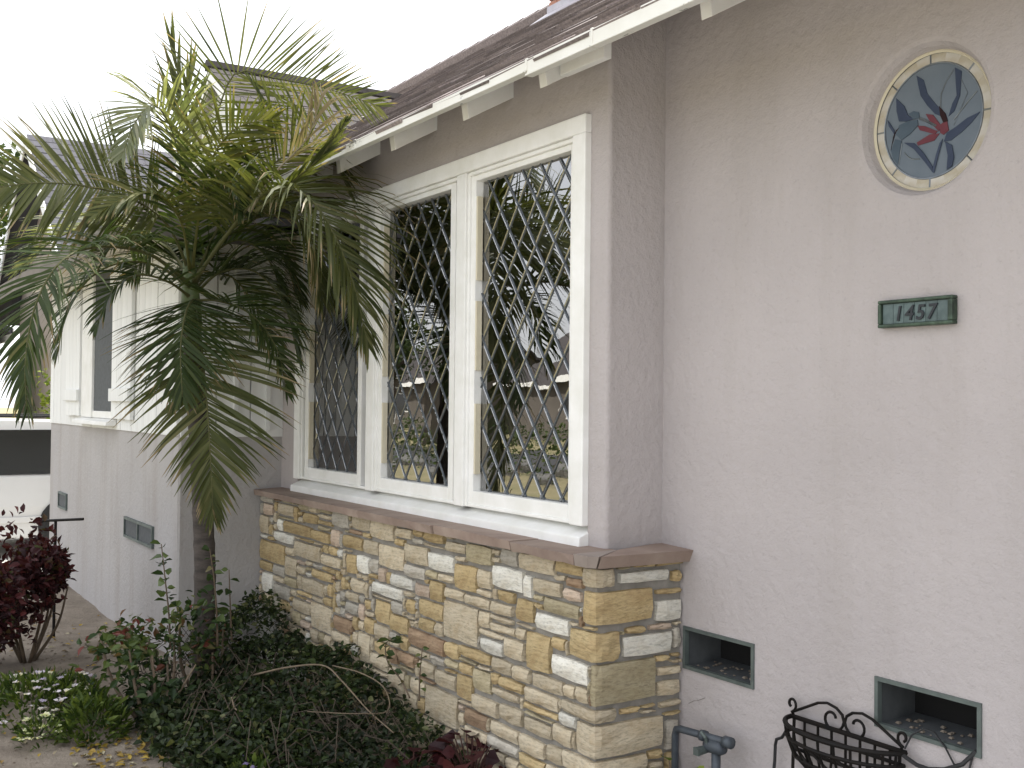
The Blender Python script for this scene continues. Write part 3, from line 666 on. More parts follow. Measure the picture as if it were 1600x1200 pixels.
# eave trim: thin peeling gutter with a lip, joints, rafter tails, soffit board
m = MB(); gx = [-5.75,-4.5,-3.11,-2.74,-1.0,4.2]
for a, b in zip(gx, gx[1:]):
    h_ = .036 if a < -3.2 else .05; m.box((a+.002, ey-.028, ez-h_), (b-.002, ey-.002, ez+.002)); m.box((a+.002, ey-.036, ez-h_-.007), (b-.002, ey-.004, ez-h_+.0005))
    m.box((b-.006, ey-.031, ez-h_-.002), (b+.006, ey-.003, ez+.004))
add('gutter', m, m_peel, house, bevel=.002)
for x in (-5.52,-4.94,-4.355,-3.72,-3.18,-2.35,-1.75,-1.2,-.6,0,.6,1.2,1.8):
    m = MB(); y0, y1 = 2.14, 2.62; w = .022; zt = lambda y: ez+(y-ey)*SL-.036
    m.hexa([(x-w,y0,2.606),(x+w,y0,2.606),(x+w,y1,2.606+(y1-y0)*.56),(x-w,y1,2.606+(y1-y0)*.56)], [(x-w,y0-.012,zt(y0-.012)),(x+w,y0-.012,zt(y0-.012)),(x+w,y1,zt(y1)),(x-w,y1,zt(y1))])
    add('rafter_tail', m, m_white, house, origin=(x,2.3,2.6), bevel=.002)
m = MB(); m.box((-3.152, 2.19, 2.648), (-2.90, 2.222, 2.73)); add('soffit_board', m, m_white, house, bevel=.002)
# chimney
ch = MB(); cx0, cx1, cy0, cy1 = -6.86, -5.9, 4.66, 5.3
ch.box((cx0+.012,cy0+.012,3.8),(cx1-.012,cy1-.012,6.2)); chim = add('chimney', ch, m_mortar, house, origin=(cx0,cy0,4.3))
row = 0; z = 4.25
while z < 6.15:
    x = cx0-(.11 if row % 2 else 0)
    while x < cx1-.02:
        a, b = max(x,cx0), min(x+.205,cx1)
        if b-a > .03: add('brick', MB().box((a,cy0,z),(b,cy0+.05,z+.062)), m_brick, chim, origin=((a+b)/2,cy0,z))
        x += .217
    y = cy0+.05-(.11 if row % 2 else 0)
    while y < cy1-.02:
        a, b = max(y,cy0+.053), min(y+.205,cy1)
        if b-a > .03 and row < 9: add('brick', MB().box((cx1-.05,a,z),(cx1,b,z+.062)), m_brick, chim, origin=(cx1,(a+b)/2,z))
        y += .217
    z += .074; row += 1
m = MB(); fd = (cy0-ey)*L_
m.hexa([rfp(cx0-.05,fd-.16,.012), rfp(cx1+.12,fd-.16,.012), rfp(cx1+.12,fd+.02,.012), rfp(cx0-.05,fd+.02,.012)], [rfp(cx0-.05,fd-.16,.018), rfp(cx1+.12,fd-.16,.018), rfp(cx1+.12,fd+.02,.03), rfp(cx0-.05,fd+.02,.03)])
m.box((cx0-.012,cy0-.012,4.2),(cx1+.012,cy0-.002,4.5)); add('flashing', m, m_flash, chim)

# ---- left wing
WX = -10.06
mb = MB()
mb.face((WX,W_,-.2),(XW_-.012,W_,-.2),(XW_-.012,W_,1.31),(WX,W_,1.31)); mb.face((XW_-.012,W_,-.2),(XW_,W_+.012,-.2),(XW_,W_+.012,1.31),(XW_-.012,W_,1.31))
mb.face((XW_,W_+.012,-.2),(XW_,2.62,-.2),(XW_,2.62,1.31),(XW_,W_+.012,1.31)); mb.face((WX,W_,1.31),(WX,8.9,1.31),(WX,8.9,-.2),(WX,W_,-.2))
add('wing_wall', mb, m_wstucco, house)
mb = MB(); mb.box((WX+.01,W_+.012,1.31),(XW_-.012,W_+.1,2.62)); mb.box((XW_-.1,W_+.1,1.31),(XW_-.012,2.62,2.62)); mb.box((WX+.01,W_+.1,1.31),(WX+.1,8.9,2.62)); add('wing_sheathing', mb, m_white, house)
x = WX
WWX0, WWX1 = -8.70, -7.68
while x < XW_-.02:
    w = min(.148, XW_-x); a, b = x+.004, x+w-.004
    z0, z1 = 1.30, 2.6
    add('siding_board', MB().box((a,W_-.012+rnd.uniform(0,.003),z0),(b,W_+.011,z1)), m_board, house, origin=((a+b)/2,W_,1.9), bevel=.002)
    x += w
y = W_+.008
while y < 2.62:
    w = .2; b = min(y+w-.008, 2.62)
    add('siding_board', MB().box((XW_-.011,y,1.295),(XW_+.010,b,2.6)), m_board, house, origin=(XW_,y,1.9))
    y += w
for y in (2.06, 2.25, 2.44):
    add('batten', MB().box((XW_+.0105,y-.014,1.33),(XW_+.030,y+.014,2.6)), m_board, house, origin=(XW_,y,1.9), bevel=.002)
# wing window
m = MB(); y0 = W_-.03
m.box((-8.70,y0,1.372),(-8.40,W_-.013,2.47)); m.box((-8.40,y0-.006,1.372),(-8.32,W_-.013,2.47)); m.box((-7.73,y0,1.372),(-7.68,W_-.013,2.47)); m.box((-8.32,y0,2.40),(-7.73,W_-.013,2.47)); m.box((-8.32,y0+.004,1.372),(-7.73,W_-.013,1.42))
wf = add('wing_window', m, m_white, house, bevel=.003)
m = MB(); m.box((-8.32,W_-.018,1.42),(-7.73,W_-.0125,2.40)); add('screen', m, m_screen, wf)
m = MB(); m.hexa([(-8.76,W_-.085,1.325),(-7.64,W_-.085,1.325),(-7.64,W_-.0125,1.325),(-8.76,W_-.0125,1.325)],[(-8.76,W_-.08,1.352),(-7.64,W_-.08,1.352),(-7.64,W_-.0125,1.371),(-8.76,W_-.0125,1.371)]); add('window_sill', m, m_white, wf, bevel=.003)
for x0 in (-9.24,-7.67):
    s0 = thing_part = add('shutter', MB().box((x0+.01,W_-.0165,1.40),(x0+.50,W_-.0125,2.44)), m_board, house, origin=(x0,W_,1.4))
    for k in range(4): add('board', MB().box((x0+.128*k,W_-.040,1.375+rnd.uniform(-.003,.003)),(x0+.128*k+.122,W_-.017,2.46)), m_board, s0, origin=(x0+.128*k+.06,W_,1.9), bevel=.002)
    for z in (1.49, 2.26): add('batten', MB().box((x0-.004,W_-.062,z),(x0+.512,W_-.0405,z+.085)), m_board, s0, origin=(x0+.25,W_,z), bevel=.003)
# wing vents
for x0, x1, n in ((-9.63,-9.30,1), (-7.385,-6.69,2)):
    m = MB(); z0, z1 = .617, .748; t = .016; y0 = W_-.016
    m.box((x0,y0,z0),(x1,W_,z0+t)); m.box((x0,y0,z1-t),(x1,W_,z1)); w = (x1-x0-t)/n
    for k in range(n+1): m.box((x0+k*w,y0,z0+t),(x0+k*w+t,W_,z1-t))
    v = add('foundation_vent', m, m_galv, house)
    for k in range(n):
        a, b = x0+k*w+t, x0+(k+1)*w
        add('vent_screen', MB().box((a,W_-.006,z0+t),(b,W_-.002,z1-t)), m_screen, v, origin=((a+b)/2,W_,z0))
# wing roof (gablet above a hipped skirt)
E0, E1, EY, EZ = -10.45, -5.85, 1.38, 2.47
RX, RZ, GYR = -8.15, 4.0, 2.6
kx = .674
sx0, sx1, sz = RX-1.1, RX+1.1, RZ-kx*1.1
mb = MB(); back = 8.0
mb.face((E0,EY,EZ),(E1,EY,EZ),(sx1,GYR,sz),(sx0,GYR,sz))
mb.face((E1,EY,EZ),(E1,back,EZ),(RX,back,RZ),(RX,GYR-.12,RZ),(sx1,GYR,sz))
mb.face((E0,EY,EZ),(sx0,GYR,sz),(RX,GYR-.12,RZ),(RX,back,RZ),(E0,back,EZ))
mb.face((E0,EY,EZ-.03),(E0,back,EZ-.03),(E1,back,EZ-.03),(E1,EY,EZ-.03))
wr = add('wing_roof', mb, m_soffit, house)
m = MB(); m.face((sx0,GYR+.02,sz),(sx1,GYR+.02,sz),(RX,GYR+.02,RZ)); add('gablet', m, m_white, wr)
m = MB()
for k in range(8):
    w = .925-k*.127
    m.box((RX-w,GYR-.012,sz+.02+k*.085),(RX+w,GYR+.018,sz+.098+k*.085))
add('gablet_siding', m, m_board, wr, kind='stuff')
m = MB()
for sg in (1,-1):
    m.hexa([(RX,GYR-.13,RZ-.11),(RX+sg*1.13,GYR-.13,RZ-kx*1.13-.11),(RX+sg*1.13,GYR-.10,RZ-kx*1.13-.11),(RX,GYR-.10,RZ-.11)],[(RX,GYR-.13,RZ-.005),(RX+sg*1.13,GYR-.13,RZ-kx*1.13-.005),(RX+sg*1.13,GYR-.10,RZ-kx*1.13-.005),(RX,GYR-.10,RZ-.005)])
add('bargeboard', m, m_white, wr)
m = MB(); m.box((E0,EY-.02,EZ-.12),(E1+.02,EY+.002,EZ-.002)); m.box((E1-.002,EY+.002,EZ-.12),(E1+.02,2.1,EZ-.002)); add('fascia', m, m_fascia, wr)
def course(m, p0, p1, up, n, slope_len, exp, h=.012, tab=.3):
    p0, p1, up = Vector(p0), Vector(p1), Vector(up).normalized(); nrm = (p1-p0).normalized().cross(up).normalized()
    if nrm.z < 0: nrm = -nrm
    return p0, p1, up, nrm
def shingle_plane(m, quad, exp, tab, h):
    # quad: eave-left, eave-right, top-right, top-left; rows of tabs interpolated up the plane
    a, b, c, d = [Vector(q) for q in quad]; n = max(1, int(((d-a).length)/exp)); nrm = (b-a).cross(d-a).normalized()
    for i in range(n):
        t0, t1 = i/n, (i+1.25)/n
        l0, r0, l1, r1 = a.lerp(d,t0), b.lerp(c,t0), a.lerp(d,min(1,t1)), b.lerp(c,min(1,t1))
        w = max(.01,(r0-l0).length); s = -rnd.uniform(0,tab)/w
        while s < 1:
            e = s+tab*rnd.uniform(.8,1.2)/w; q0, q1 = max(0,s+.003/w), min(1,e)
            if q1 > q0:
                hh = h*rnd.uniform(.8,1.5)
                m.hexa([l0.lerp(r0,q0), l0.lerp(r0,q1), l1.lerp(r1,q1), l1.lerp(r1,q0)], [l0.lerp(r0,q0)+nrm*hh, l0.lerp(r0,q1)+nrm*hh, l1.lerp(r1,q1)+nrm*.002, l1.lerp(r1,q0)+nrm*.002])
            s = e
m = MB()
shingle_plane(m, ((E0,EY,EZ),(E1,EY,EZ),(sx1,GYR,sz),(sx0,GYR,sz)), .135, .3, .006)
shingle_plane(m, ((E1,EY,EZ),(E1,3.6,EZ),(sx1,4.6,sz),(sx1,GYR,sz)), .135, .3, .006)
shingle_plane(m, ((sx1,GYR-.14,sz),(sx1,4.6,sz),(RX,4.6,RZ),(RX,GYR-.14,RZ)), .135, .3, .006)
add('shingle_field', m, m_wshingle, wr, kind='stuff')
m = MB(); m.tube([(RX,GYR-.15,RZ+.0),(RX,4.3,RZ+.0)], .05, 6); add('ridge_cap', m, m_wshingle, wr)
m = MB(); m.tube([(E1,EY,EZ),(sx1,GYR,sz)], .04, 6); add('hip_cap', m, m_wshingle, wr)

# ------------------------------------------------------------------ house number plaque
pl = thing('house_number_plaque', (-1.98, 2.59, 1.767), 'verdigris bronze plaque reading 1457 on the pink stucco below the round window', 'house number')
px0, px1, pz0, pz1 = -2.103, -1.858, 1.728, 1.806
m = MB(); t = .010; m.box((px0,2.574,pz1-t),(px1,2.599,pz1)); m.box((px0,2.574,pz0),(px1,2.599,pz0+t)); m.box((px0,2.574,pz0+t),(px0+t*1.1,2.599,pz1-t)); m.box((px1-t*1.5,2.574,pz0+t),(px1,2.599,pz1-t)); m.box((px0+t,2.588,pz0+t),(px1-t,2.599,pz1-t))
add('frame', m, m_verd, pl, bevel=.003)
tx = lin(px0+.0125, px1-.0165, 7)
tiles = list(zip(tx, tx[1:]))
for k, (a, b) in enumerate(tiles):
    add('tile', MB().box((a+.0008,2.582,pz0+t+.001),(b-.0008,2.588,pz1-t-.001)), m_tile, pl, origin=((a+b)/2,2.585,1.767))
    if 1 <= k <= 4:
        cu = bpy.data.curves.new('digit', 'FONT'); cu.body = '1457'[k-1]; cu.size = .058; cu.extrude = .0022; cu.shear = .18; cu.align_x = 'CENTER'; cu.offset = .0009
        tmp = bpy.data.objects.new('digit', cu); COL.objects.link(tmp)
        dg = bpy.context.evaluated_depsgraph_get(); me = bpy.data.meshes.new_from_object(tmp.evaluated_get(dg)); bpy.data.objects.remove(tmp)
        o = link('digit', me, m_digit, pl, ((a+b)/2, 2.5805, 1.7465)); o.rotation_euler = (math.pi/2, 0, 0)
        me.materials.clear(); me.materials.append(m_digit)

# ------------------------------------------------------------------ gas pipe, planter, cable
gp = thing('gas_pipe', (-2.67, 2.5, 0), 'dark painted gas pipe with a shut off valve beside the stone corner', 'pipe')
m = MB(); m.tube([(-2.875,2.50,.0),(-2.875,2.50,.385),(-2.868,2.50,.405),(-2.85,2.50,.41),(-2.62,2.50,.425)], .0125, 10); add('pipe_run', m, m_pipe, gp, smooth=True)
m = MB(); m.tube([(-2.675,2.50,-.02),(-2.675,2.50,.385)], .015, 10); add('riser', m, m_pipe, gp, smooth=True)
m = MB(); m.tube([(-2.72,2.50,.392),(-2.705,2.50,.394),(-2.655,2.50,.397),(-2.64,2.50,.399)], [.018,.024,.024,.018], 10); m.tube([(-2.635,2.50,.424),(-2.605,2.50,.426)], .019, 10); m.tube([(-2.745,2.50,.416),(-2.725,2.50,.418)], .019, 8)
add('fitting', m, m_pipe, gp, smooth=True)
m = MB(); m.tube([(-2.715,2.50,.38),(-2.715,2.455,.378)], [.013,.016], 8); m.box((-2.727,2.448,.366),(-2.703,2.458,.39)); m.tube([(-2.70,2.485,.40),(-2.70,2.475,.425),(-2.715,2.47,.44)], .006, 6); add('valve', m, m_galv, gp)

pb = thing('planter_basket', (-2.2, 2.45, .5), 'black wrought iron half basket planter with scrolls standing by the vent', 'planter')
yb = 2.575
xl, xr = -2.42, -2.0
def rim(z, f, n=24, dx=0): return [(xl+dx+(xr-xl-2*dx)*(.5-.5*math.cos(math.pi*i/n)), yb-f*math.sin(math.pi*i/n), z) for i in range(n+1)]
m = MB()
for z, f, dx, r in ((.548,.12,0,.0075), (.510,.115,.005,.006), (.452,.088,.025,.006)):
    m.tube(rim(z, f, 24, dx), r, 7); m.tube([(xl+dx,yb,z),(xr-dx,yb,z)], r, 7)
add('rim', m, m_iron, pb)
m = MB()
for i in range(2, 23, 2):
    a, b, c = rim(.548,.12)[i], rim(.510,.115,24,.005)[i], rim(.452,.088,24,.025)[i]
    m.tube([a, b, c, ((c[0]+2.215)*.55-2.215, yb-.035, .405)], .0045, 5)
for i in range(1, 8):
    x = xl+(xr-xl)*i/8; m.tube([(x,yb,.548),(x,yb,.452),((x+2.215)*.6-2.215,yb-.03,.405)], .0045, 5)
for i in range(2, 22, 4):
    a, b = rim(.510,.115,24,.005)[i], rim(.452,.088,24,.025)[min(24,i+3)]; m.tube([a, b], .004, 5)
add('bar', m, m_iron, pb)
def spiral(cx, cz, r0, r1, a0, a1, n=22): return [(cx+(r0+(r1-r0)*i/n)*math.cos(a0+(a1-a0)*i/n), yb, cz+(r0+(r1-r0)*i/n)*math.sin(a0+(a1-a0)*i/n)) for i in range(n+1)]
for sg in (-1, 1):
    m = MB(); cx = -2.215
    big = spiral(cx+sg*.045, .575, .043, .012, (math.pi if sg > 0 else 0), (math.pi-sg*4.7 if sg > 0 else 4.7), 24)
    arm = [(cx+sg*.20, yb, .562), (cx+sg*.16, yb, .582), (cx+sg*.10, yb, .612), (cx+sg*.065, yb, .620), (cx+sg*.03, yb, .613), (cx+sg*.008, yb, .598), (cx+sg*.002, yb, .58)]
    lo = [(cx+sg*(.045+.043*math.cos(t))*1.0, yb, .575+.04*math.sin(t)) for t in np.linspace(math.pi, 2.55*math.pi, 18)]
    lo = [(cx+sg*(.045+(.043-.030*i/17)*math.cos(t)), yb, .578+(.04-.028*i/17)*math.sin(t)) for i, t in enumerate(np.linspace(math.pi, 2.9*math.pi, 18))]
    m.tube(arm+lo, .0045, 6)
    end = [(cx+sg*(.205+.0*i-(.020-.012*i/13)*math.cos(t)), yb, .585+(.022-.013*i/13)*math.sin(t)) for i, t in enumerate(np.linspace(-math.pi/2, 1.35*math.pi, 14))]
    m.tube([(cx+sg*.195, yb, .548)]+end, .0045, 6)
    add('scroll', m, m_iron, pb, smooth=True)
for x in (-2.41,-2.02):
    m = MB(); m.tube([(x,yb,.55),(x,yb-.01,.25),(x*1.0,yb-.02,.0)], .005, 6); add('leg', m, m_iron, pb)
m = MB(); m.tube([(-2.43,2.56,.50),(-2.45,2.565,.475),(-2.478,2.57,.462),(-2.488,2.575,.44),(-2.49,2.575,.39),(-2.50,2.56,.2),(-2.49,2.5,.01)], .005, 6)
props(add('power_cable', m, m_cable), 'black cable dropping from the left end of the basket planter to the ground', 'cable')
m = MB(); m.tube([(-2.0,2.56,.545),(-1.965,2.575,.525),(-1.93,2.58,.522),(-1.88,2.58,.535),(-1.83,2.585,.562),(-1.80,2.597,.60),(-1.795,2.66,.605)], .0062, 7)
props(add('power_cable', m, m_cable), 'thick black cable running from the basket planter into the right vent', 'cable')
m = MB(); m.tube([(-2.0,2.57,.56),(-1.985,2.58,.60),(-1.95,2.585,.625),(-1.92,2.59,.622),(-1.885,2.59,.59),(-1.86,2.59,.555),(-1.835,2.59,.53),(-1.815,2.59,.545),(-1.805,2.597,.60),(-1.80,2.65,.604)], .0028, 6)
props(add('thin_wire', m, m_cable), 'thin black wire looping below the right vent', 'wire')

# ------------------------------------------------------------------ leaves and plants
def leaf_template(w=.5, fold=.12, kind='ovate'):
    if kind == 'ovate':
        v = [(0,0,0),(.25,w*.42,fold),(.55,w*.5,fold),(1,0,-.08),(.55,-w*.5,fold),(.25,-w*.42,fold),(.5,0,0)]
        f = [(0,6,1),(1,6,2),(2,6,3),(3,6,4),(4,6,5),(5,6,0)]
    elif kind == 'diamond':
        v = [(0,0,0),(.45,w*.5,fold),(1,0,0),(.45,-w*.5,fold)]; f = [(0,3,2),(0,2,1)]
    else:
        v = [(0,-w*.2,0),(0,w*.2,0),(.6,w*.25,.06),(1,0,-.05),(.6,-w*.25,.06)]; f = [(0,4,2,1),(4,3,2)]
    return np.array(v), f
def scatter(mb, centers, size, rng, kind='ovate', w=.55, up=.5, lv=None, dirs=None):
    T, F = leaf_template(w, kind=kind); k = len(T); n = len(centers)
    a = [] if mb.a is None else list(mb.a)
    base_ = len(mb.v); V = []
    for i, c in enumerate(centers):
        d = np.array(dirs[i]) if dirs is not None else rng.normal(size=3)
        d = d/np.linalg.norm(d); d[2] = d[2]*(1-up*.6)
        d /= np.linalg.norm(d)
        nn = rng.normal(size=3)*.6+np.array([0,0,up*2]); nn -= d*nn.dot(d); nn /= np.linalg.norm(nn); s = np.cross(nn, d)
        z = size*rng.uniform(.65,1.3)
        V.append(np.array(c)+z*(T[:,0:1]*d+T[:,1:2]*s+T[:,2:3]*nn))
        l = rng.uniform(0,1) if lv is None else lv[i]
        a += [l]*k
    if V:
        V = np.concatenate(V); mb.v += [tuple(p) for p in V.tolist()]
        for i in range(n): mb.f += [tuple(base_+i*k+q for q in fc) for fc in F]
    mb.a = a
def blob(rng, c, r, n, shell=.55, lumps=5):
    out = []
    L = [(rng.normal(size=3)*.5, rng.uniform(.35,.7)) for _ in range(lumps)]
    while len(out) < n:
        lc, lr = L[rng.integers(len(L))]
        d = rng.normal(size=3); d /= np.linalg.norm(d)
        p = lc+d*lr*rng.uniform(shell,1)**.6
        if np.linalg.norm(p) > 1.25: continue
        out.append((c[0]+p[0]*r[0], c[1]+p[1]*r[1], c[2]+p[2]*r[2]))
    return [p for p in out if p[2] > .03]

def catmull(pts, n):
    P = [np.array(p, float) for p in pts]; P = [2*P[0]-P[1]]+P+[2*P[-1]-P[-2]]; out = []
    seg = len(P)-3
    for i in range(n+1):
        t = i/n*seg; k = min(int(t), seg-1); u = t-k; a, b, c, d = P[k:k+4]
        out.append(.5*((2*b)+(-a+c)*u+(2*a-5*b+4*c-d)*u*u+(-a+3*b-3*c+d)*u**3))
    return out
def frond(parent, pts, L=.42, n=62, tilt=0, droop=.5, mat='green', w=.0075, a0=72, a1=24, vee=18, t0=.16, seed=0, side=None, stiff_tip=.5, rr=.009, taper=.35, tear=.0, dens=1.08):
    rng = np.random.default_rng(seed+11); n = int(n*dens); L = L*1.08; w = w*.92
    C = catmull(pts, 90); C = np.array(C)
    seglen = np.r_[0, np.cumsum(np.linalg.norm(np.diff(C, axis=0), axis=1))]; tot = seglen[-1]
    def at(s):
        x = s*tot; i = min(np.searchsorted(seglen, x), 90); i = max(1, i); u = (x-seglen[i-1])/max(1e-9, seglen[i]-seglen[i-1])
        return C[i-1]+(C[i]-C[i-1])*u, (C[min(i+1,90)]-C[max(i-2,0)])
    out = C[-1]-C[0]; out[2] = 0; out = out/ (np.linalg.norm(out)+1e-9)
    Sh = np.cross(out, [0,0,1.0]) if side is None else np.array(side, float)
    th = math.radians(tilt); Sg = Sh*math.cos(th)+np.array([0,0,1.0])*math.sin(th)
    mb = MB(); mb.a = []
    for sg in (1,-1):
        for i in range(n):
            t = t0+(1-t0)*(i+rng.uniform(-.3,.3))/(n-1)
            t = min(1, max(t0*.8, t))
            if rng.uniform() < tear: continue
            p, T = at(t); T = T/np.linalg.norm(T)
            S = Sg-T*Sg.dot(T); S /= np.linalg.norm(S); N = np.cross(S, T)
            if N[2] < 0 and abs(tilt) < 60 and side is None: N = -N
            u = max(0, (t-t0)/(1-t0))
            ang = math.radians(a0+(a1-a0)*u**1.3+rng.normal()*4)
            ll = L*(.62+.38*math.sin(math.pi*min(1,u*1.15+.12)))*(1-(1-taper)*u**4)*rng.uniform(.86,1.08)
            v = math.radians(vee+rng.normal()*6)
            d = math.cos(ang)*T+math.sin(ang)*(sg*S*math.cos(v)+N*math.sin(v)); d /= np.linalg.norm(d)
            q = p.copy(); K = 5; dr = droop*rng.uniform(.6,1.4); base_ = len(mb.v)
            val = min(.99, max(0, .42+.2*rng.normal())); tipb = rng.uniform() < .3
            tw = rng.normal()*.35
            for k in range(K+1):
                f = k/K
                wv = T-d*T.dot(d); wv /= np.linalg.norm(wv)+1e-9
                n2 = np.cross(d, wv); wv = wv*math.cos(tw)+n2*math.sin(tw)
                ww = w*(.55+1.6*f if f < .3 else 1.03*(1-((f-.3)/.7)**1.6))+.0006
                mb.v.append(tuple(q-wv*ww)); mb.v.append(tuple(q+wv*ww))
                lv = val if not (tipb and k >= K-1) else 1.0
                mb.a += [lv, lv]
                q = q+d*ll/K
                d = d+np.array([0,0,-1.0])*dr*(f+.12)*.42; d /= np.linalg.norm(d)
            for k in range(K): b = base_+2*k; mb.f.append((b, b+1, b+3, b+2))
    fo = add('frond', mb, G[mat], parent)
    rm = MB(); m_ = 28
    rm.tube([at(i/m_)[0] for i in range(m_+1)], [rr*(1-.82*(i/m_)**.8)*(1.35 if i < 2 else 1) for i in range(m_+1)], 6)
    rm.a = [.78]*len(rm.v)
    add('rachis', rm, G['olive' if mat in ('green','silver') else mat], fo, smooth=True)
    return fo

PB = (-5.530, 1.699, 0.024)
palm = thing('palm_tree', (PB[0], PB[1], 0.0), 'young feather palm with arching green fronds in front of the stone bay', 'palm tree')
tp = [(PB[0],PB[1],-.05), (-5.527, 1.694, 0.298), (-5.530, 1.697, 0.618), (-5.542, 1.685, 0.939), (-5.559, 1.665, 1.293), (-5.578, 1.643, 1.617), (-5.593, 1.631, 1.844)]
C = catmull(tp, 60); m = MB()
m.tube([tuple(p) for p in C], [(.056-.010*i/60)*(1+.05*(1 if i % 5 == 0 else 0)-(.03 if i % 5 == 1 else 0)) for i in range(61)], 14)
add('trunk', m, m_trunk, palm, smooth=True)
m = MB(); m.tube([tuple(p) for p in catmull([tp[-1], (-5.595, 1.622, 2.006), (-5.597, 1.614, 2.168), (-5.599, 1.606, 2.298)], 12)], [.05,.052,.052,.05,.047,.044,.04,.036,.033,.03,.027,.024,.02], 12)
add('crownshaft', m, m_crownshaft, palm, smooth=True)
CR = (.843*0+.0,)*3
RIGHT = (.537, .844, 0)
UPV = (0, 0, 1)
# spear and upright fronds
frond(palm, [(-5.597, 1.614, 2.168), (-5.583, 1.588, 2.489), (-5.566, 1.565, 2.824), (-5.561, 1.548, 3.030), (-5.568, 1.511, 3.236)], L=.34, n=9, mat='olive', a0=26, a1=3, vee=6, droop=.0, t0=.5, side=RIGHT, w=.010, taper=1, seed=1, rr=.014)
frond(palm, [(-5.594, 1.619, 2.168), (-5.594, 1.608, 2.493), (-5.597, 1.595, 2.752), (-5.597, 1.588, 2.947), (-5.586, 1.598, 3.174)], L=.28, n=7, mat='olive', a0=34, a1=4, vee=10, droop=.0, t0=.5, side=RIGHT, taper=1, w=.011, seed=2, rr=.013)
frond(palm, [(-5.594, 1.620, 2.136), (-5.516, 1.637, 2.485), (-5.440, 1.655, 2.731), (-5.405, 1.701, 2.987), (-5.358, 1.771, 3.141), (-5.259, 1.928, 3.111), (-5.076, 2.124, 3.048), (-4.895, 2.317, 2.952)], L=.44, n=58, mat='olive', tilt=80, droop=.05, a0=78, a1=26, vee=4, t0=.3, seed=3, w=.0055)
frond(palm, [(-5.590, 1.625, 2.136), (-5.417, 1.608, 2.435), (-5.285, 1.621, 2.667), (-5.120, 1.690, 2.798), (-4.974, 1.826, 2.833)], L=.34, n=34, mat='yellow', tilt=35, droop=.25, t0=.3, seed=4)
frond(palm, [(-5.597, 1.614, 2.152), (-5.507, 1.557, 2.507), (-5.431, 1.481, 2.785), (-5.377, 1.375, 2.914), (-5.326, 1.272, 2.811), (-5.261, 1.196, 2.623)], L=.36, n=44, mat='silver', tilt=20, droop=.8, a0=60, t0=.42, seed=5)
# right
frond(palm, [(-5.565, 1.628, 2.102), (-5.314, 1.683, 2.271), (-5.034, 1.744, 2.431), (-4.810, 1.816, 2.482), (-4.635, 1.908, 2.369), (-4.499, 2.000, 2.090), (-4.402, 2.053, 1.748)], L=.56, n=84, mat='olive', droop=1.15, a0=70, a1=22, t0=.26, seed=6, rr=.012)
frond(palm, [(-5.586, 1.634, 2.088), (-5.403, 1.727, 2.318), (-5.203, 1.852, 2.446), (-5.032, 1.934, 2.414), (-4.929, 2.009, 2.255), (-4.861, 2.033, 1.977)], L=.50, n=66, mat='olive', droop=1.3, a0=66, t0=.25, seed=7)
frond(palm, [(-5.637, 1.646, 2.109), (-5.500, 1.757, 2.430), (-5.328, 1.926, 2.675), (-5.176, 2.068, 2.768), (-5.062, 2.157, 2.695), (-4.975, 2.207, 2.528)], L=.40, n=52, mat='olive', tilt=25, droop=.6, t0=.3, seed=8)
frond(palm, [(-5.634, 1.653, 2.044), (-5.659, 1.795, 2.171), (-5.609, 1.967, 2.179), (-5.530, 2.098, 1.996), (-5.449, 2.141, 1.726)], L=.42, n=54, mat='green', droop=.8, seed=9)
frond(palm, [(-5.685, 1.664, 2.081), (-5.864, 1.840, 2.350), (-5.849, 2.047, 2.419), (-5.766, 2.183, 2.280), (-5.721, 2.261, 2.053)], L=.42, n=54, mat='green', droop=.7, seed=10)
frond(palm, [(-5.583, 1.641, 2.006), (-5.374, 1.691, 1.994), (-5.193, 1.792, 1.925), (-5.080, 1.882, 1.768), (-5.033, 1.925, 1.554)], L=.34, n=44, mat='green', droop=.5, seed=11)
frond(palm, [(-5.637, 1.646, 2.093), (-5.676, 1.765, 2.271), (-5.653, 1.893, 2.346), (-5.582, 2.008, 2.264), (-5.538, 2.082, 2.080)], L=.44, n=54, mat='green', droop=.9, seed=51)
frond(palm, [(-5.638, 1.647, 2.060), (-5.835, 1.799, 2.171), (-5.917, 1.949, 2.172), (-5.901, 2.072, 2.020), (-5.856, 2.151, 1.809)], L=.44, n=54, mat='green', droop=.7, seed=52)
frond(palm, [(-5.644, 1.635, 2.109), (-5.894, 1.610, 2.265), (-6.110, 1.548, 2.301), (-6.218, 1.475, 2.184)], L=.42, n=44, mat='green', droop=.8, seed=54)
frond(palm, [(-5.591, 1.626, 2.120), (-5.471, 1.618, 2.412), (-5.336, 1.638, 2.568), (-5.185, 1.691, 2.534), (-5.107, 1.723, 2.403)], L=.42, n=46, mat='green', droop=.7, seed=55)
# towards the viewer, hanging in the middle
frond(palm, [(-5.563, 1.636, 1.979), (-5.377, 1.594, 1.932), (-5.224, 1.559, 1.838), (-5.146, 1.557, 1.669), (-5.107, 1.570, 1.429), (-5.102, 1.588, 1.161), (-5.119, 1.605, 0.965)], L=.46, n=70, mat='olive', droop=.35, a0=88, a1=16, vee=12, t0=.12, side=RIGHT, seed=12, w=.0085)
frond(palm, [(-5.565, 1.633, 2.005), (-5.342, 1.555, 1.984), (-5.209, 1.487, 1.910), (-5.123, 1.442, 1.739), (-5.100, 1.448, 1.517)], L=.40, n=48, mat='green', droop=.45, a0=84, a1=20, t0=.2, side=RIGHT, seed=13)
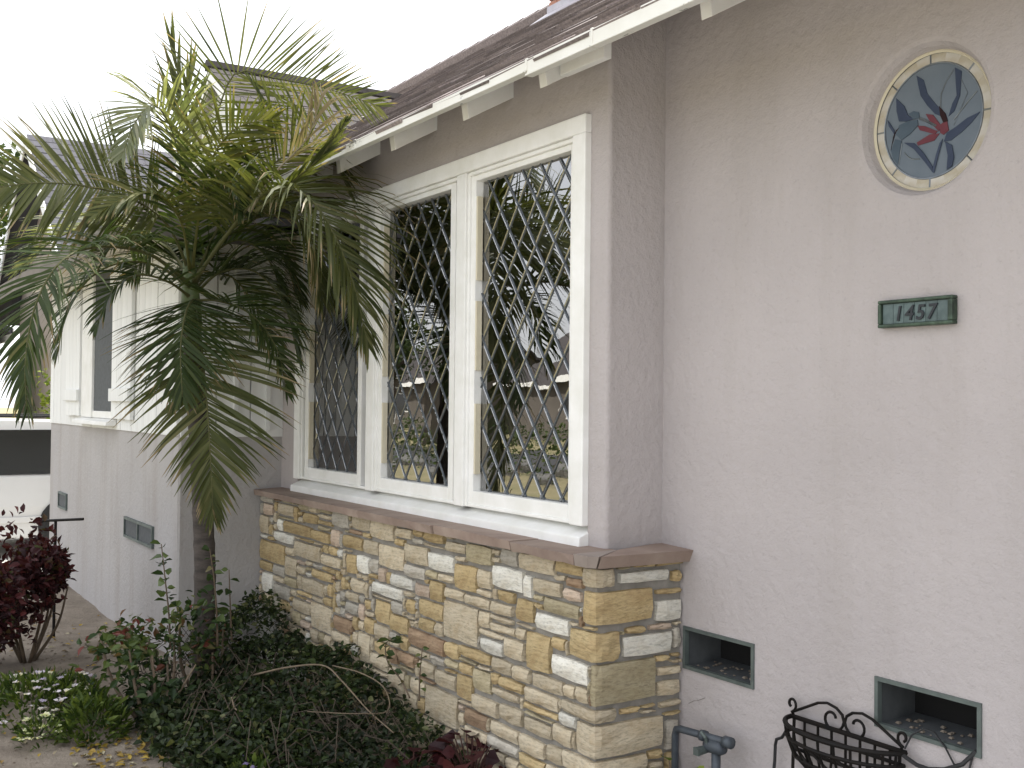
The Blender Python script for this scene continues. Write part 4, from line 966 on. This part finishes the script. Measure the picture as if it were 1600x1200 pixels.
# left
frond(palm, [(-5.597, 1.614, 2.152), (-5.503, 1.476, 2.364), (-5.444, 1.285, 2.467), (-5.410, 1.059, 2.497), (-5.376, 0.832, 2.477), (-5.414, 0.589, 2.415)], L=.44, n=66, mat='olive', tilt=72, droop=.25, a0=72, a1=30, vee=5, t0=.28, seed=14)
frond(palm, [(-5.545, 1.602, 2.162), (-5.368, 1.501, 2.371), (-5.272, 1.370, 2.466), (-5.238, 1.236, 2.446), (-5.222, 1.079, 2.339)], L=.32, n=42, mat='yellow', tilt=25, droop=.45, t0=.32, seed=15)
frond(palm, [(-5.548, 1.601, 2.082), (-5.346, 1.355, 2.192), (-5.156, 1.095, 2.187), (-4.984, 0.903, 2.096), (-4.886, 0.784, 1.905), (-4.838, 0.737, 1.664), (-4.805, 0.740, 1.457)], L=.42, n=72, mat='green', droop=.9, a0=72, a1=20, t0=.24, seed=16, rr=.012)
frond(palm, [(-5.596, 1.618, 2.071), (-5.584, 1.447, 2.171), (-5.575, 1.276, 2.172), (-5.555, 1.124, 2.081), (-5.561, 1.027, 1.907), (-5.556, 0.986, 1.723)], L=.36, n=50, mat='green', droop=1.0, t0=.25, seed=17, tear=.2)
frond(palm, [(-5.575, 1.616, 2.021), (-5.455, 1.468, 2.081), (-5.380, 1.306, 2.094), (-5.342, 1.181, 2.006), (-5.331, 1.111, 1.838)], L=.32, n=40, mat='green', droop=.9, seed=18, tear=.25)
frond(palm, [(-5.647, 1.629, 2.142), (-5.896, 1.509, 2.375), (-6.135, 1.318, 2.439), (-6.327, 1.112, 2.368), (-6.439, 0.941, 2.200)], L=.42, n=60, mat='silver', droop=.5, tilt=15, seed=19)
frond(palm, [(-5.647, 1.629, 2.125), (-6.072, 1.606, 2.371), (-6.380, 1.492, 2.434), (-6.582, 1.364, 2.319)], L=.40, n=44, mat='green', droop=.6, seed=20)
# dry strips caught above the gutter
frond(palm, [(-5.043, 1.732, 2.395), (-4.880, 1.796, 2.556), (-4.705, 1.880, 2.696), (-4.623, 1.911, 2.872)], L=.30, n=12, mat='brown', droop=1.2, a0=30, t0=.45, seed=24, w=.006)
frond(palm, [(-5.026, 1.758, 2.395), (-4.802, 1.828, 2.488), (-4.628, 1.911, 2.599), (-4.519, 1.984, 2.745)], L=.22, n=12, mat='olive', droop=.4, a0=18, a1=8, t0=.3, seed=25, w=.012)

def clump(name, label, cat, c, r, n, size, mat, seed, stems=5, group=None, kind_leaf='ovate', stem_h=None, lvmode=None, base_xy=None, up=.5, lumps=7):
    rng = np.random.default_rng(seed); bx, by = base_xy or (c[0], c[1])
    t = thing(name, (bx, by, gz(bx, by)), label, cat, group)
    pts = blob(rng, c, r, n, lumps=lumps)
    lv = None
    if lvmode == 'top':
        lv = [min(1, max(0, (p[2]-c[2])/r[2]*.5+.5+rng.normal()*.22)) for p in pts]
    mb = MB(); scatter(mb, pts, size, rng, kind_leaf, lv=lv, up=up)
    add('foliage', mb, G[mat], t, kind='stuff')
    for k in range(stems):
        a = 2*math.pi*k/max(1,stems)+rng.uniform(-.5,.5); e = np.array([c[0]+r[0]*.6*math.cos(a), c[1]+r[1]*.6*math.sin(a), c[2]+r[2]*rng.uniform(-.1,.6)])
        b = np.array([bx+.02*math.cos(a), by+.02*math.sin(a), gz(bx,by)-.02]); mid = b*.5+e*.5+np.array([.04*math.cos(a), .04*math.sin(a), .0])
        m = MB(); m.tube([tuple(p) for p in catmull([b, mid, e], 8)], [.011*(1-.07*q) for q in range(9)], 6); add('stem', m, m_stem, t, smooth=True)
    return t
RB = (-6.697, 1.058, 0.524)
clump('red_shrub', 'dark red leaved shrub at the left edge in front of the white car', 'shrub', (RB[0],RB[1],.43), (.38,.34,.36), 2200, .05, 'red', 31, 7, up=.3)
RB2 = (-6.528, 0.759, 0.688)
clump('red_shrub', 'dark red leaved shrub cut off by the left picture edge', 'shrub', (RB2[0]+.12,RB2[1],.46), (.30,.28,.36), 1400, .05, 'red', 32, 5, up=.3)
MR = (-5.345, 1.325, 0.370)
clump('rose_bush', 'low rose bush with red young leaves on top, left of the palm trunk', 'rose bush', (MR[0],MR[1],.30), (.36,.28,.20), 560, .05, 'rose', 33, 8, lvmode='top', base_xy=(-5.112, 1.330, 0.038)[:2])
MR2 = (-5.323, 1.636, 0.465)
clump('rose_bush', 'straggly green rose bush around the foot of the palm trunk', 'rose bush', (MR2[0],MR2[1],.32), (.16,.2,.24), 260, .045, 'rose', 34, 4)
# tall single rose stems beside the trunk, each leaf a part
LEAF = None
def sprig(name, label, cat, path, leaves, mat, size, seed, rr=.006, tip=None):
    rng = np.random.default_rng(seed); t = thing(name, path[0], label, cat)
    C = catmull(path, 24); m = MB(); m.tube([tuple(p) for p in C], [rr*(1-.6*i/24) for i in range(25)], 6); add('stem', m, m_stem, t, smooth=True)
    for k in range(leaves):
        u = .25+.75*k/max(1,leaves-1); p = np.array(C[int(u*24)]); a = k*2.4+rng.uniform(-.4,.4)
        d = np.array([math.cos(a), math.sin(a)*.9, rng.uniform(-.35,.25)]); d /= np.linalg.norm(d)
        s = p+d*rr*.6
        mb = MB(); scatter(mb, [s], size*rng.uniform(.75,1.2), rng, 'ovate', .62, up=.35, dirs=[d], lv=[rng.uniform(.25,.9)])
        add('leaf', mb, G[mat], t, origin=tuple(s))
    return t
sprig('young_rose', 'tall upright rose stem with green leaves standing left of the palm trunk', 'rose', [(-5.415, 1.498, 0.308), (-5.416, 1.489, 0.463), (-5.425, 1.471, 0.634), (-5.433, 1.452, 0.804)], 24, 'rose', .066, 41)
sprig('young_rose', 'slender rose stem with few leaves rising right of the palm trunk', 'rose', [(-5.242, 1.675, 0.322), (-5.244, 1.667, 0.506), (-5.249, 1.653, 0.660), (-5.257, 1.635, 0.788)], 18, 'rose', .056, 42)
sprig('young_rose', 'short leafy rose shoot in front of the dark corner wall', 'rose', [(-5.304, 1.764, 0.332), (-5.306, 1.756, 0.488), (-5.307, 1.747, 0.676)], 8, 'rose', .05, 43)
sprig('ivy_sprig', 'green ivy sprig climbing the stone veneer above the ground cover', 'ivy', [(-4.155, 2.150, 0.263), (-4.266, 2.160, 0.318), (-4.386, 2.160, 0.363), (-4.380, 2.150, 0.451), (-4.221, 2.150, 0.497)], 16, 'rose', .05, 44, .004)
sprig('ivy_sprig', 'short ivy shoot leaning on the stone veneer right of the longer sprig', 'ivy', [(-4.050, 2.140, 0.275), (-4.066, 2.150, 0.376), (-4.047, 2.150, 0.493)], 9, 'rose', .042, 45, .004)

def mound(name, label, cat, c, r, n, size, mat, seed, flowers=0, fmat='lilac', fsize=.02, kind_leaf='blade'):
    rng = np.random.default_rng(seed); t = thing(name, (c[0], c[1], gz(c[0],c[1])), label, cat)
    pts = []; dirs = []
    for _ in range(n):
        d = rng.normal(size=3); d[2] = abs(d[2])+.05; d /= np.linalg.norm(d); q = rng.uniform(.55,1)**.5*(1+.14*math.sin(d[0]*7+seed)*math.cos(d[1]*6))
        pts.append((c[0]+d[0]*r[0]*q, c[1]+d[1]*r[1]*q, gz(c[0],c[1])+d[2]*r[2]*q)); dirs.append(d+rng.normal(size=3)*.5+np.array([0,0,.3]))
    mb = MB(); scatter(mb, pts, size, rng, kind_leaf, .5, up=.1, dirs=dirs); add('foliage', mb, G[mat], t, kind='stuff')
    for _ in range(flowers):
        d = rng.normal(size=3); d[2] = abs(d[2])+.35; d /= np.linalg.norm(d); p = np.array((c[0]+d[0]*r[0]*1.03, c[1]+d[1]*r[1]*1.03, gz(c[0],c[1])+d[2]*r[2]*1.08))
        fb = MB(); k = 6; base_d = [np.array([math.cos(2*math.pi*i/k), math.sin(2*math.pi*i/k), .25]) for i in range(k)]
        scatter(fb, [p]*k, fsize, rng, 'diamond', .7, up=.3, dirs=base_d, lv=[rng.uniform(0,1)]*k); add('flower', fb, G[fmat], t, origin=tuple(p))
    return t
a = (-5.552, 0.914, 0.152); mound('flower_mound', 'low green mound dotted with lilac white flowers at the left of the bed', 'flowers', a, (.34,.26,.17), 1100, .045, 'moss', 51, 58)
a = (-5.112, 0.862, 0.106); mound('alyssum_clump', 'small clump of creamy white flowers at the edge of the bare soil', 'flowers', a, (.10,.09,.13), 200, .035, 'moss', 52, 26, 'pale', .016)
a = (-5.090, 1.084, 0.093); mound('green_mound', 'rounded dark green leafy mound in front of the rose bush', 'plant', a, (.14,.14,.20), 700, .045, 'moss', 53)
a = (-5.606, 1.108, 0.161); mound('flower_mound', 'lilac flowering mound between the rose bush and the leftmost flower mound', 'flowers', a, (.16,.14,.15), 420, .04, 'moss', 54, 16)

a = (-4.135, 1.466, 0.109); mound('violet_plant', 'few small purple violets at the bottom edge of the ground cover', 'flowers', a, (.16,.08,.07), 160, .04, 'moss', 55, 12, 'violet', .016, kind_leaf='ovate')
# ground cover along the foot of the stones: one tangled mass
rng = np.random.default_rng(61); mb = MB(); pts = []
for _ in range(13500):
    x = rng.uniform(-6.15,-3.2); y = rng.uniform(1.15,2.2)
    edge = np.interp(x, [-6.2,-5.6,-5.0,-4.4,-3.8,-3.2], [1.85,1.7,1.45,1.3,1.5,1.75]); hh = np.interp(x, [-6.2,-5.7,-5.0,-4.3,-3.9,-3.2], [.36,.33,.29,.22,.10,.06])
    u = (y-edge)/(2.2-edge)
    if u < 0: continue
    h = hh*(.35+.65*min(1, u*1.6))*(.6+.5*mnoise.noise(Vector((x*3,y*3,5)))+.35)
    pts.append((x, y, gz(x,y)+h*rng.uniform(.35,1)**.5+.01))
lv = [min(1,max(0,.45+.28*rng.normal()+.35*mnoise.noise(Vector((p[0]*2.5,p[1]*2.5,9))))) for p in pts]
scatter(mb, pts[:9000], .033, rng, 'ovate', .6, lv=lv[:9000], up=.5); scatter(mb, pts[9000:], .055, rng, 'blade', .3, lv=lv[9000:], up=.1); props(add('ground_cover', mb, G['cover']), 'dark tangled ground cover along the foot of the stone veneer', None, None, 'stuff')
rng = np.random.default_rng(62); mb = MB(); mb.a = []
for _ in range(240):
    x = rng.uniform(-5.9,-3.9); y = rng.uniform(1.35,2.1); z = gz(x,y)+rng.uniform(.05,.30)*np.interp(x,[-6,-3.9],[1,.55]); a = rng.uniform(0,6.28); l = rng.uniform(.1,.35)
    mb.tube([(x,y,z),(x+l*.5*math.cos(a),y+l*.5*math.sin(a)*.6,z+rng.uniform(0,.09)),(x+l*math.cos(a),min(2.19,y+l*math.sin(a)*.6),z-rng.uniform(-.02,.08))], .0022, 4, False)
mb.a = None; add('vine_tangle', mb, m_twig, kind='stuff')
def vine(label, pts, r): 
    m = MB(); m.tube([tuple(p) for p in catmull(pts, 26)], [r*(1-.5*i/26) for i in range(27)], 6)
    return props(add('dry_vine', m, m_vine, smooth=True), label, 'vine')
vine('long bare tan stem arching over the ground cover towards the stones', [(-4.861, 1.717, 0.260), (-4.680, 1.814, 0.321), (-4.455, 1.886, 0.367), (-4.272, 1.895, 0.337), (-4.078, 1.923, 0.260), (-3.888, 1.944, 0.215)], .0048)
vine('thin curved tan stem right of the long arching one', [(-4.433, 1.921, 0.367), (-4.229, 1.962, 0.372), (-4.088, 1.998, 0.338), (-4.035, 1.990, 0.260), (-4.053, 1.869, 0.260), (-4.210, 1.716, 0.252)], .0032)
vine('short pale stick leaning beside the palm foot', [(-4.993, 1.419, 0.183), (-4.971, 1.451, 0.249), (-4.949, 1.484, 0.318)], .006)
vine('bent tan twig low in the middle of the ground cover', [(-4.618, 1.540, 0.238), (-4.561, 1.539, 0.203), (-4.488, 1.560, 0.207), (-4.411, 1.588, 0.206)], .004)
# dark red heuchera leaves at the bottom, each leaf a part
def leafy(name, label, cat, c, rad, n, size, mat, seed, h=.12):
    rng = np.random.default_rng(seed); t = thing(name, (c[0],c[1],gz(c[0],c[1])), label, cat); b = np.array([c[0],c[1],gz(c[0],c[1])])
    for k in range(n):
        a = rng.uniform(0,6.28); q = rng.uniform(.1,1)**.6; p = b+np.array([rad*q*math.cos(a), rad*q*math.sin(a)*.8, h*(1.1-.5*q)*rng.uniform(.7,1.15)])
        m = MB(); m.tube([tuple(b), tuple(b*.4+p*.6+np.array([0,0,.015])), tuple(p)], .0025, 4, False); add('stalk', m, m_rstalk if mat == 'red' else m_stem, t)
        mb = MB(); scatter(mb, [p], size, rng, 'ovate', .95, up=.7, dirs=[np.array([math.cos(a), math.sin(a), .1])], lv=[rng.uniform(0,.8)]); add('leaf', mb, G[mat], t, origin=tuple(p))
    return t
leafy('red_leaf_plant', 'dark red leafy plant at the bottom centre in front of the stones', 'plant', (-3.643, 2.148, 0.078), .17, 44, .07, 'red', 71, .2)
leafy('red_leaf_plant', 'smaller dark red leafy plant left of the other one at the bottom edge', 'plant', (-3.760, 1.963, 0.083), .14, 26, .055, 'red', 72, .14)
leafy('small_green_plant', 'small yellow green plant at the foot of the stone corner under the gas pipe', 'plant', (-2.757, 2.419, 0.184), .14, 34, .045, 'lime', 73, .30)
# low leaves in the front and leaf litter
rng = np.random.default_rng(81); mb = MB(); pts = []
for _ in range(3600):
    u = rng.uniform(); x = -4.1-rng.uniform(0,1.2); y = rng.uniform(.95,1.75)
    if y < np.interp(x, [-5.3,-4.7,-4.3,-4.1], [1.3,1.2,1.22,1.25]): continue
    pts.append((x,y,gz(x,y)+rng.uniform(.01,.13)))
scatter(mb, pts, .036, rng, 'ovate', .7, up=.7); props(add('low_ground_cover', mb, G['cover']), None, None, None, 'stuff')
rng = np.random.default_rng(82); mb = MB(); pts = []
for _ in range(340):
    if rng.uniform() < .45: x, y = rng.normal(-4.85,.22), rng.normal(1.15,.12)
    else: x, y = rng.uniform(-8,-4), rng.uniform(.5,1.9)
    pts.append((x,y,gz(x,y)+.008))
scatter(mb, pts, .034, rng, 'ovate', .6, up=1.5); add('leaf_litter', mb, G['litter'], kind='stuff')
rng = np.random.default_rng(83); mb = MB()
for _ in range(900):
    x, y = rng.uniform(-7.5,-3.9), rng.uniform(.5,1.9); r = rng.uniform(.003,.012); z = gz(x,y)
    mb.hexa([(x-r,y-r*.6,z-.002),(x+r,y-r,z-.002),(x+r*.7,y+r,z-.002),(x-r,y+r*.5,z-.002)],[(x-r*.4,y-r*.3,z+r*.7),(x+r*.5,y-r*.4,z+r*.6),(x+r*.3,y+r*.5,z+r*.7),(x-r*.5,y+r*.2,z+r*.5)])
add('soil_clods', mb, m_soil, kind='stuff')
# T-shaped pipe behind the red shrub
tq = thing('standpipe', (-7.1, 1.35, 0), 'black T shaped standpipe behind the dark red shrub', 'standpipe')
ta, tb = (-7.414, 1.228, 0.738), (-7.110, 1.426, 0.769); tm = (-7.317, 1.305, 0.744)
m = MB(); m.tube([ta, tb], .0085, 8); add('crossbar', m, m_iron, tq)
m = MB(); m.tube([(tm[0],tm[1],0), tm], .009, 8); add('post', m, m_iron, tq)
m = MB(); m.tube([(ta[0]-.03,ta[1],ta[2]),(ta[0]-.02,ta[1],ta[2]),(ta[0]+.012,ta[1],ta[2]),(ta[0]+.02,ta[1],ta[2])], [.008,.02,.02,.01], 10); add('cap', m, m_iron, tq, smooth=True)

# ------------------------------------------------------------------ parked car
car = thing('parked_car', (-13.3, 1.4, -.145), 'white estate car with dark side windows parked on the driveway behind the wing', 'car')
m_car = plain('white_car_paint', (.62,.62,.61), (.58,.58,.57), 3, .25, spec=.5); m_cglass = plain('dark_car_glass', (.010,.011,.011), (.013,.014,.014), 3, .12, spec=.5); m_rub = plain('black_rubber', (.015,.015,.015), (.02,.02,.02), 9, .8); m_rim = plain('alloy', (.45,.45,.46), (.38,.38,.39), 5, .3, metal=.8)
cz = -.145
def loft(m, secs):
    P = [[tuple(p) for p in s]+[tuple(s[0])] for s in secs]; m.grid(P)
    m.face(*[p for p in secs[0]][::-1]); m.face(*secs[-1])
def sect(y, w, z0, z1, tum=0, bul=0): return [(-13.28-w,y,z0),(-13.28+w,y,z0),(-13.28+w+bul-tum/2,y,(z0+z1)/2),(-13.28+w-tum,y,z1),(-13.28-w+tum,y,z1),(-13.28-w-bul+tum/2,y,(z0+z1)/2)]
m = MB(); loft(m, [sect(-1.35,.62,cz+.30,cz+.55, bul=.03), sect(-1.2,.80,cz+.22,cz+.68,.04, bul=.03), sect(-.3,.86,cz+.19,cz+.80,.03, bul=.03), sect(.2,.86,cz+.19,cz+.86,.03, bul=.03), sect(2.9,.86,cz+.19,cz+.86,.03, bul=.03), sect(3.25,.82,cz+.25,cz+.84,.03, bul=.03), sect(3.35,.74,cz+.36,cz+.70,.02, bul=.03)])
add('body', m, m_car, car, smooth=False, bevel=.03)
m = MB(); loft(m, [sect(-.05,.80,cz+.85,cz+.87,.02), sect(.75,.80,cz+.85,cz+1.40,.14), sect(1.6,.80,cz+.85,cz+1.43,.13), sect(2.7,.80,cz+.85,cz+1.40,.14), sect(3.2,.78,cz+.84,cz+.88,.03)])
add('cabin', m, m_car, car, bevel=.02)
for sg in (1,-1):
    X0 = -13.28+sg*.832; X1 = -13.28+sg*.712
    for (ya, yb_, yc, yd) in ((.35,1.38,1.38,.82), (1.44,2.35,2.35,1.44), (2.40,2.95,2.70,2.40)):
        m = MB(); m.hexa([(X0,ya,cz+.86),(X0,yb_,cz+.86),(X1,yc,cz+1.32),(X1,yd,cz+1.32)], [(X0+sg*.006,ya,cz+.86),(X0+sg*.006,yb_,cz+.86),(X1+sg*.006,yc,cz+1.32),(X1+sg*.006,yd,cz+1.32)]); add('side_window', m, m_cglass, car)
    m = MB(); m.tube([(-13.28+sg*.64,.8,cz+1.46),(-13.28+sg*.64,2.65,cz+1.46)], .014, 6); add('roof_rail', m, m_rub, car)
    m = MB(); m.box((-13.28+sg*.868,-.25,cz+.36),(-13.28+sg*.892,2.9,cz+.42)); add('side_trim', m, m_car, car, bevel=.006)
    for y in (.9, 1.95):
        m = MB(); m.box((-13.28+sg*.86,y+.25,cz+.72),(-13.28+sg*.89,y+.42,cz+.75)); add('door_handle', m, m_rub, car)
    for y in (-.55, 2.35):
        m = MB(); X = -13.28+sg*.80; m.tube([(X-.10,y,cz+.31),(X-.09,y,cz+.31),(X+.09,y,cz+.31),(X+.10,y,cz+.31)], [.27,.31,.31,.27], 24); w_ = add('wheel', m, m_rub, car)
        m = MB(); m.tube([(X+sg*.101,y,cz+.31),(X+sg*.108,y,cz+.31)], .20, 18); add('rim', m, m_rim, w_)
    m = MB(); m.box((-13.28+sg*.35-.16,-1.375,cz+.46),(-13.28+sg*.35+.16,-1.33,cz+.57)); add('headlight', m, m_rim, car)

# ------------------------------------------------------------------ neighbours, trees and the far side of the street
m_swall = plain('grey_brown_stucco', (.13,.115,.10), (.10,.088,.075), 1.5, .9)
m_dwood = plain('dark_boards', (.06,.055,.05), (.04,.035,.03), 3, .8, (4,4,.5))
m_nwall = plain('neighbour_stucco', (.46,.40,.33), (.39,.33,.27), 1.5, .9)
def simple_house(name, label, x0, x1, y0, y1, h, ridge, ridge_axis, wall, roofm, z=-.17, over=.45, windows=()):
    t = thing(name, ((x0+x1)/2,(y0+y1)/2,z), label, 'house')
    m = MB(); m.box((x0,y0,z),(x1,y1,h)); add('wall', m, wall, t)
    m = MB(); g = MB(); g2 = MB()
    if ridge_axis == 'y':
        c = (x0+x1)/2; e = h-over*(ridge-h)/((x1-x0)/2)
        for sg, xe in ((1,x1+over),(-1,x0-over)):
            m.hexa([(xe,y0-over,e-.1),(xe,y1+over,e-.1),(c,y1+over,ridge-.1),(c,y0-over,ridge-.1)],[(xe,y0-over,e),(xe,y1+over,e),(c,y1+over,ridge),(c,y0-over,ridge)])
        g.face((x0,y0-.005,h),(x1,y0-.005,h),(c,y0-.005,ridge-.1)); g2.face((x1,y1+.005,h),(x0,y1+.005,h),(c,y1+.005,ridge-.1))
        b = MB()
        for sg, xe in ((1,x1+over),(-1,x0-over)):
            b.hexa([(xe,y0-over-.03,e-.2),(c,y0-over-.03,ridge-.2),(c,y0-over-.004,ridge-.2),(xe,y0-over-.004,e-.2)],[(xe,y0-over-.03,e+.01),(c,y0-over-.03,ridge+.01),(c,y0-over-.004,ridge+.01),(xe,y0-over-.004,e+.01)])
    else:
        c = (y0+y1)/2; e = h-over*(ridge-h)/((y1-y0)/2); b = MB()
        for ye in (y0-over, y1+over):
            m.hexa([(x0-over,ye,e-.1),(x1+over,ye,e-.1),(x1+over,c,ridge-.1),(x0-over,c,ridge-.1)],[(x0-over,ye,e),(x1+over,ye,e),(x1+over,c,ridge),(x0-over,c,ridge)])
            b.box((x0-over,ye-.02,e-.2),(x1+over,ye+.02,e+.0))
        g.face((x0-.005,y0,h),(x0-.005,y1,h),(x0-.005,c,ridge-.1)); g2.face((x1+.005,y0,h),(x1+.005,y1,h),(x1+.005,c,ridge-.1))
    r = add('roof', m, roofm, t); add('gable', g, wall, t); add('gable', g2, wall, t); add('bargeboard', b, m_white, t)
    if ridge_axis == 'y':
        s = MB(); c = (x0+x1)/2; e = h-over*(ridge-h)/((x1-x0)/2)
        shingle_plane(s, ((x1+over,y0-over,e),(x1+over,y1+over,e),(c,y1+over,ridge),(c,y0-over,ridge)), .21, .45, .010); add('shingle_field', s, roofm, r, kind='stuff')
    for (wx, wy, wz, ww, wh, ax) in windows:
        f = MB(); p = MB()
        if ax == 'x': f.box((wx,wy-.06,wz),(wx+.06,wy+ww+.06,wz+wh)) ; p.box((wx+.06,wy,wz+.06),(wx+.068,wy+ww,wz+wh-.06))
        else: f.box((wx-.06,wy,wz),(wx+ww+.06,wy+.05,wz+wh)); p.box((wx,wy+.05,wz+.06),(wx+ww,wy+.058,wz+wh-.06))
        wo_ = add('window', f, m_white, t); add('pane', p, m_cglass, wo_)
simple_house('neighbour_house', 'neighbouring house with blue grey shingled gable beyond the driveway', -23.4, -16.7, 3.45, 12, 3.4, 5.96, 'y', m_nwall, m_nshingle, windows=((-16.71,4.4,.9,1.0,1.3,'x'),(-16.71,7.5,.9,1.4,1.3,'x')))
simple_house('neighbour_garage', 'low dark boarded garage with grey roof at the far left beyond the car', -26.5, -20.5, -2.5, 2.4, 2.9, 4.1, 'x', m_dwood, m_nshingle)
simple_house('street_house', 'grey brown bungalow with grey roof straight across the street', -42, -28, -31, -22, 2.8, 5.0, 'x', m_swall, m_wshingle, windows=((-38,-22.0,.7,2,1.3,'y'),(-33,-22.0,.7,1.6,1.3,'y')))
simple_house('street_house', 'grey brown bungalow with grey roof further along the street', -66, -50, -31, -22, 2.8, 5.2, 'x', m_swall, m_wshingle, windows=((-61,-22.0,.7,2,1.3,'y'),(-55,-22.0,.7,1.6,1.3,'y')))

def tree(label, x, y, h, r, n, seed, mat='tree', size=.16, trunk=.14):
    rng = np.random.default_rng(seed); t = thing('tree', (x,y,-.17), label, 'tree')
    m = MB(); top = h-r*.9
    m.tube([tuple(p) for p in catmull([(x,y,-.2),(x+.1,y,top*.5),(x,y+.1,top),(x,y,top+r*.6)], 12)], [trunk*(1-.055*i) for i in range(13)], 8); add('trunk', m, m_bark, t, smooth=True)
    for k in range(5):
        a = k*1.26+rng.uniform(-.3,.3); m = MB(); m.tube([(x,y,top*.8),(x+r*.35*math.cos(a),y+r*.35*math.sin(a),top+r*.2),(x+r*.7*math.cos(a),y+r*.7*math.sin(a),top+r*rng.uniform(.3,.9))], [trunk*.5,trunk*.35,trunk*.12], 6); add('limb', m, m_bark, t)
    pts = blob(rng, (x,y,top+r*.55), (r,r,r*.85), n, shell=.3, lumps=12); mb = MB(); scatter(mb, pts, size, rng, 'diamond', .6, up=.4); add('crown', mb, G[mat], t, kind='stuff')
tree('tall dark tree on the far side of the street', -44, -16.5, 5.2, 2.6, 5200, 92, size=.26, trunk=.25)
tree('broad dark tree beside the bungalow across the street', -60, -20, 7, 3.6, 5200, 93, size=.3, trunk=.3)
tree('dark tree behind the neighbouring house at the far left', -27.5, 2.6, 6.2, 2.6, 4200, 94, size=.2, trunk=.2)
tree('leafy tree at the end of the sidewalk', -62, -8.2, 6.5, 2.5, 3600, 95, size=.22)
def hedge(label, x0, x1, y0, y1, h, n, seed, mat):
    rng = np.random.default_rng(seed); t = thing('hedge', ((x0+x1)/2,(y0+y1)/2,-.17), label, 'hedge'); mb = MB()
    pts = [(rng.uniform(x0,x1), rng.uniform(y0,y1), -.15+(h+.15)*rng.uniform(0,1)**.55*(1+.08*math.sin(i))) for i in range(n)]
    scatter(mb, pts, .09, rng, 'diamond', .6, up=.4); add('foliage', mb, G[mat], t, kind='stuff')
    m = MB()
    for k in range(8): xx = x0+(x1-x0)*(k+.5)/8; yy = (y0+y1)/2; m.tube([(xx,yy,-.17),(xx,yy,h*.7)], .02, 5)
    add('stems', m, m_stem, t)
hedge('yellow green hedge beyond the white car', -16.2, -15.4, 2.6, 5.2, 1.75, 2600, 96, 'lime')
hedge('dark hedge along the front lawn by the sidewalk', -34, -17, -8.7, -7.9, 1.0, 5200, 97, 'tree')
GROUPS = {'tree': 'trees beyond the street and driveway', 'street_house': 'bungalows across the street', 'dry_vine': 'bare stems over the ground cover', 'young_rose': 'young rose stems by the palm trunk',
          'rose_bush': 'rose bushes in the bed', 'red_shrub': 'dark red shrubs at the left', 'flower_mound': 'flowering mounds in the bed', 'red_leaf_plant': 'dark red leafy plants by the stones',
          'ivy_sprig': 'ivy sprigs on the stone veneer', 'hedge': 'clipped hedges', 'power_cable': 'black cables at the planter'}
for o in list(COL.objects):
    k = o.name.split('.')[0]
    if o.parent is None and k in GROUPS: o['group'] = GROUPS[k]
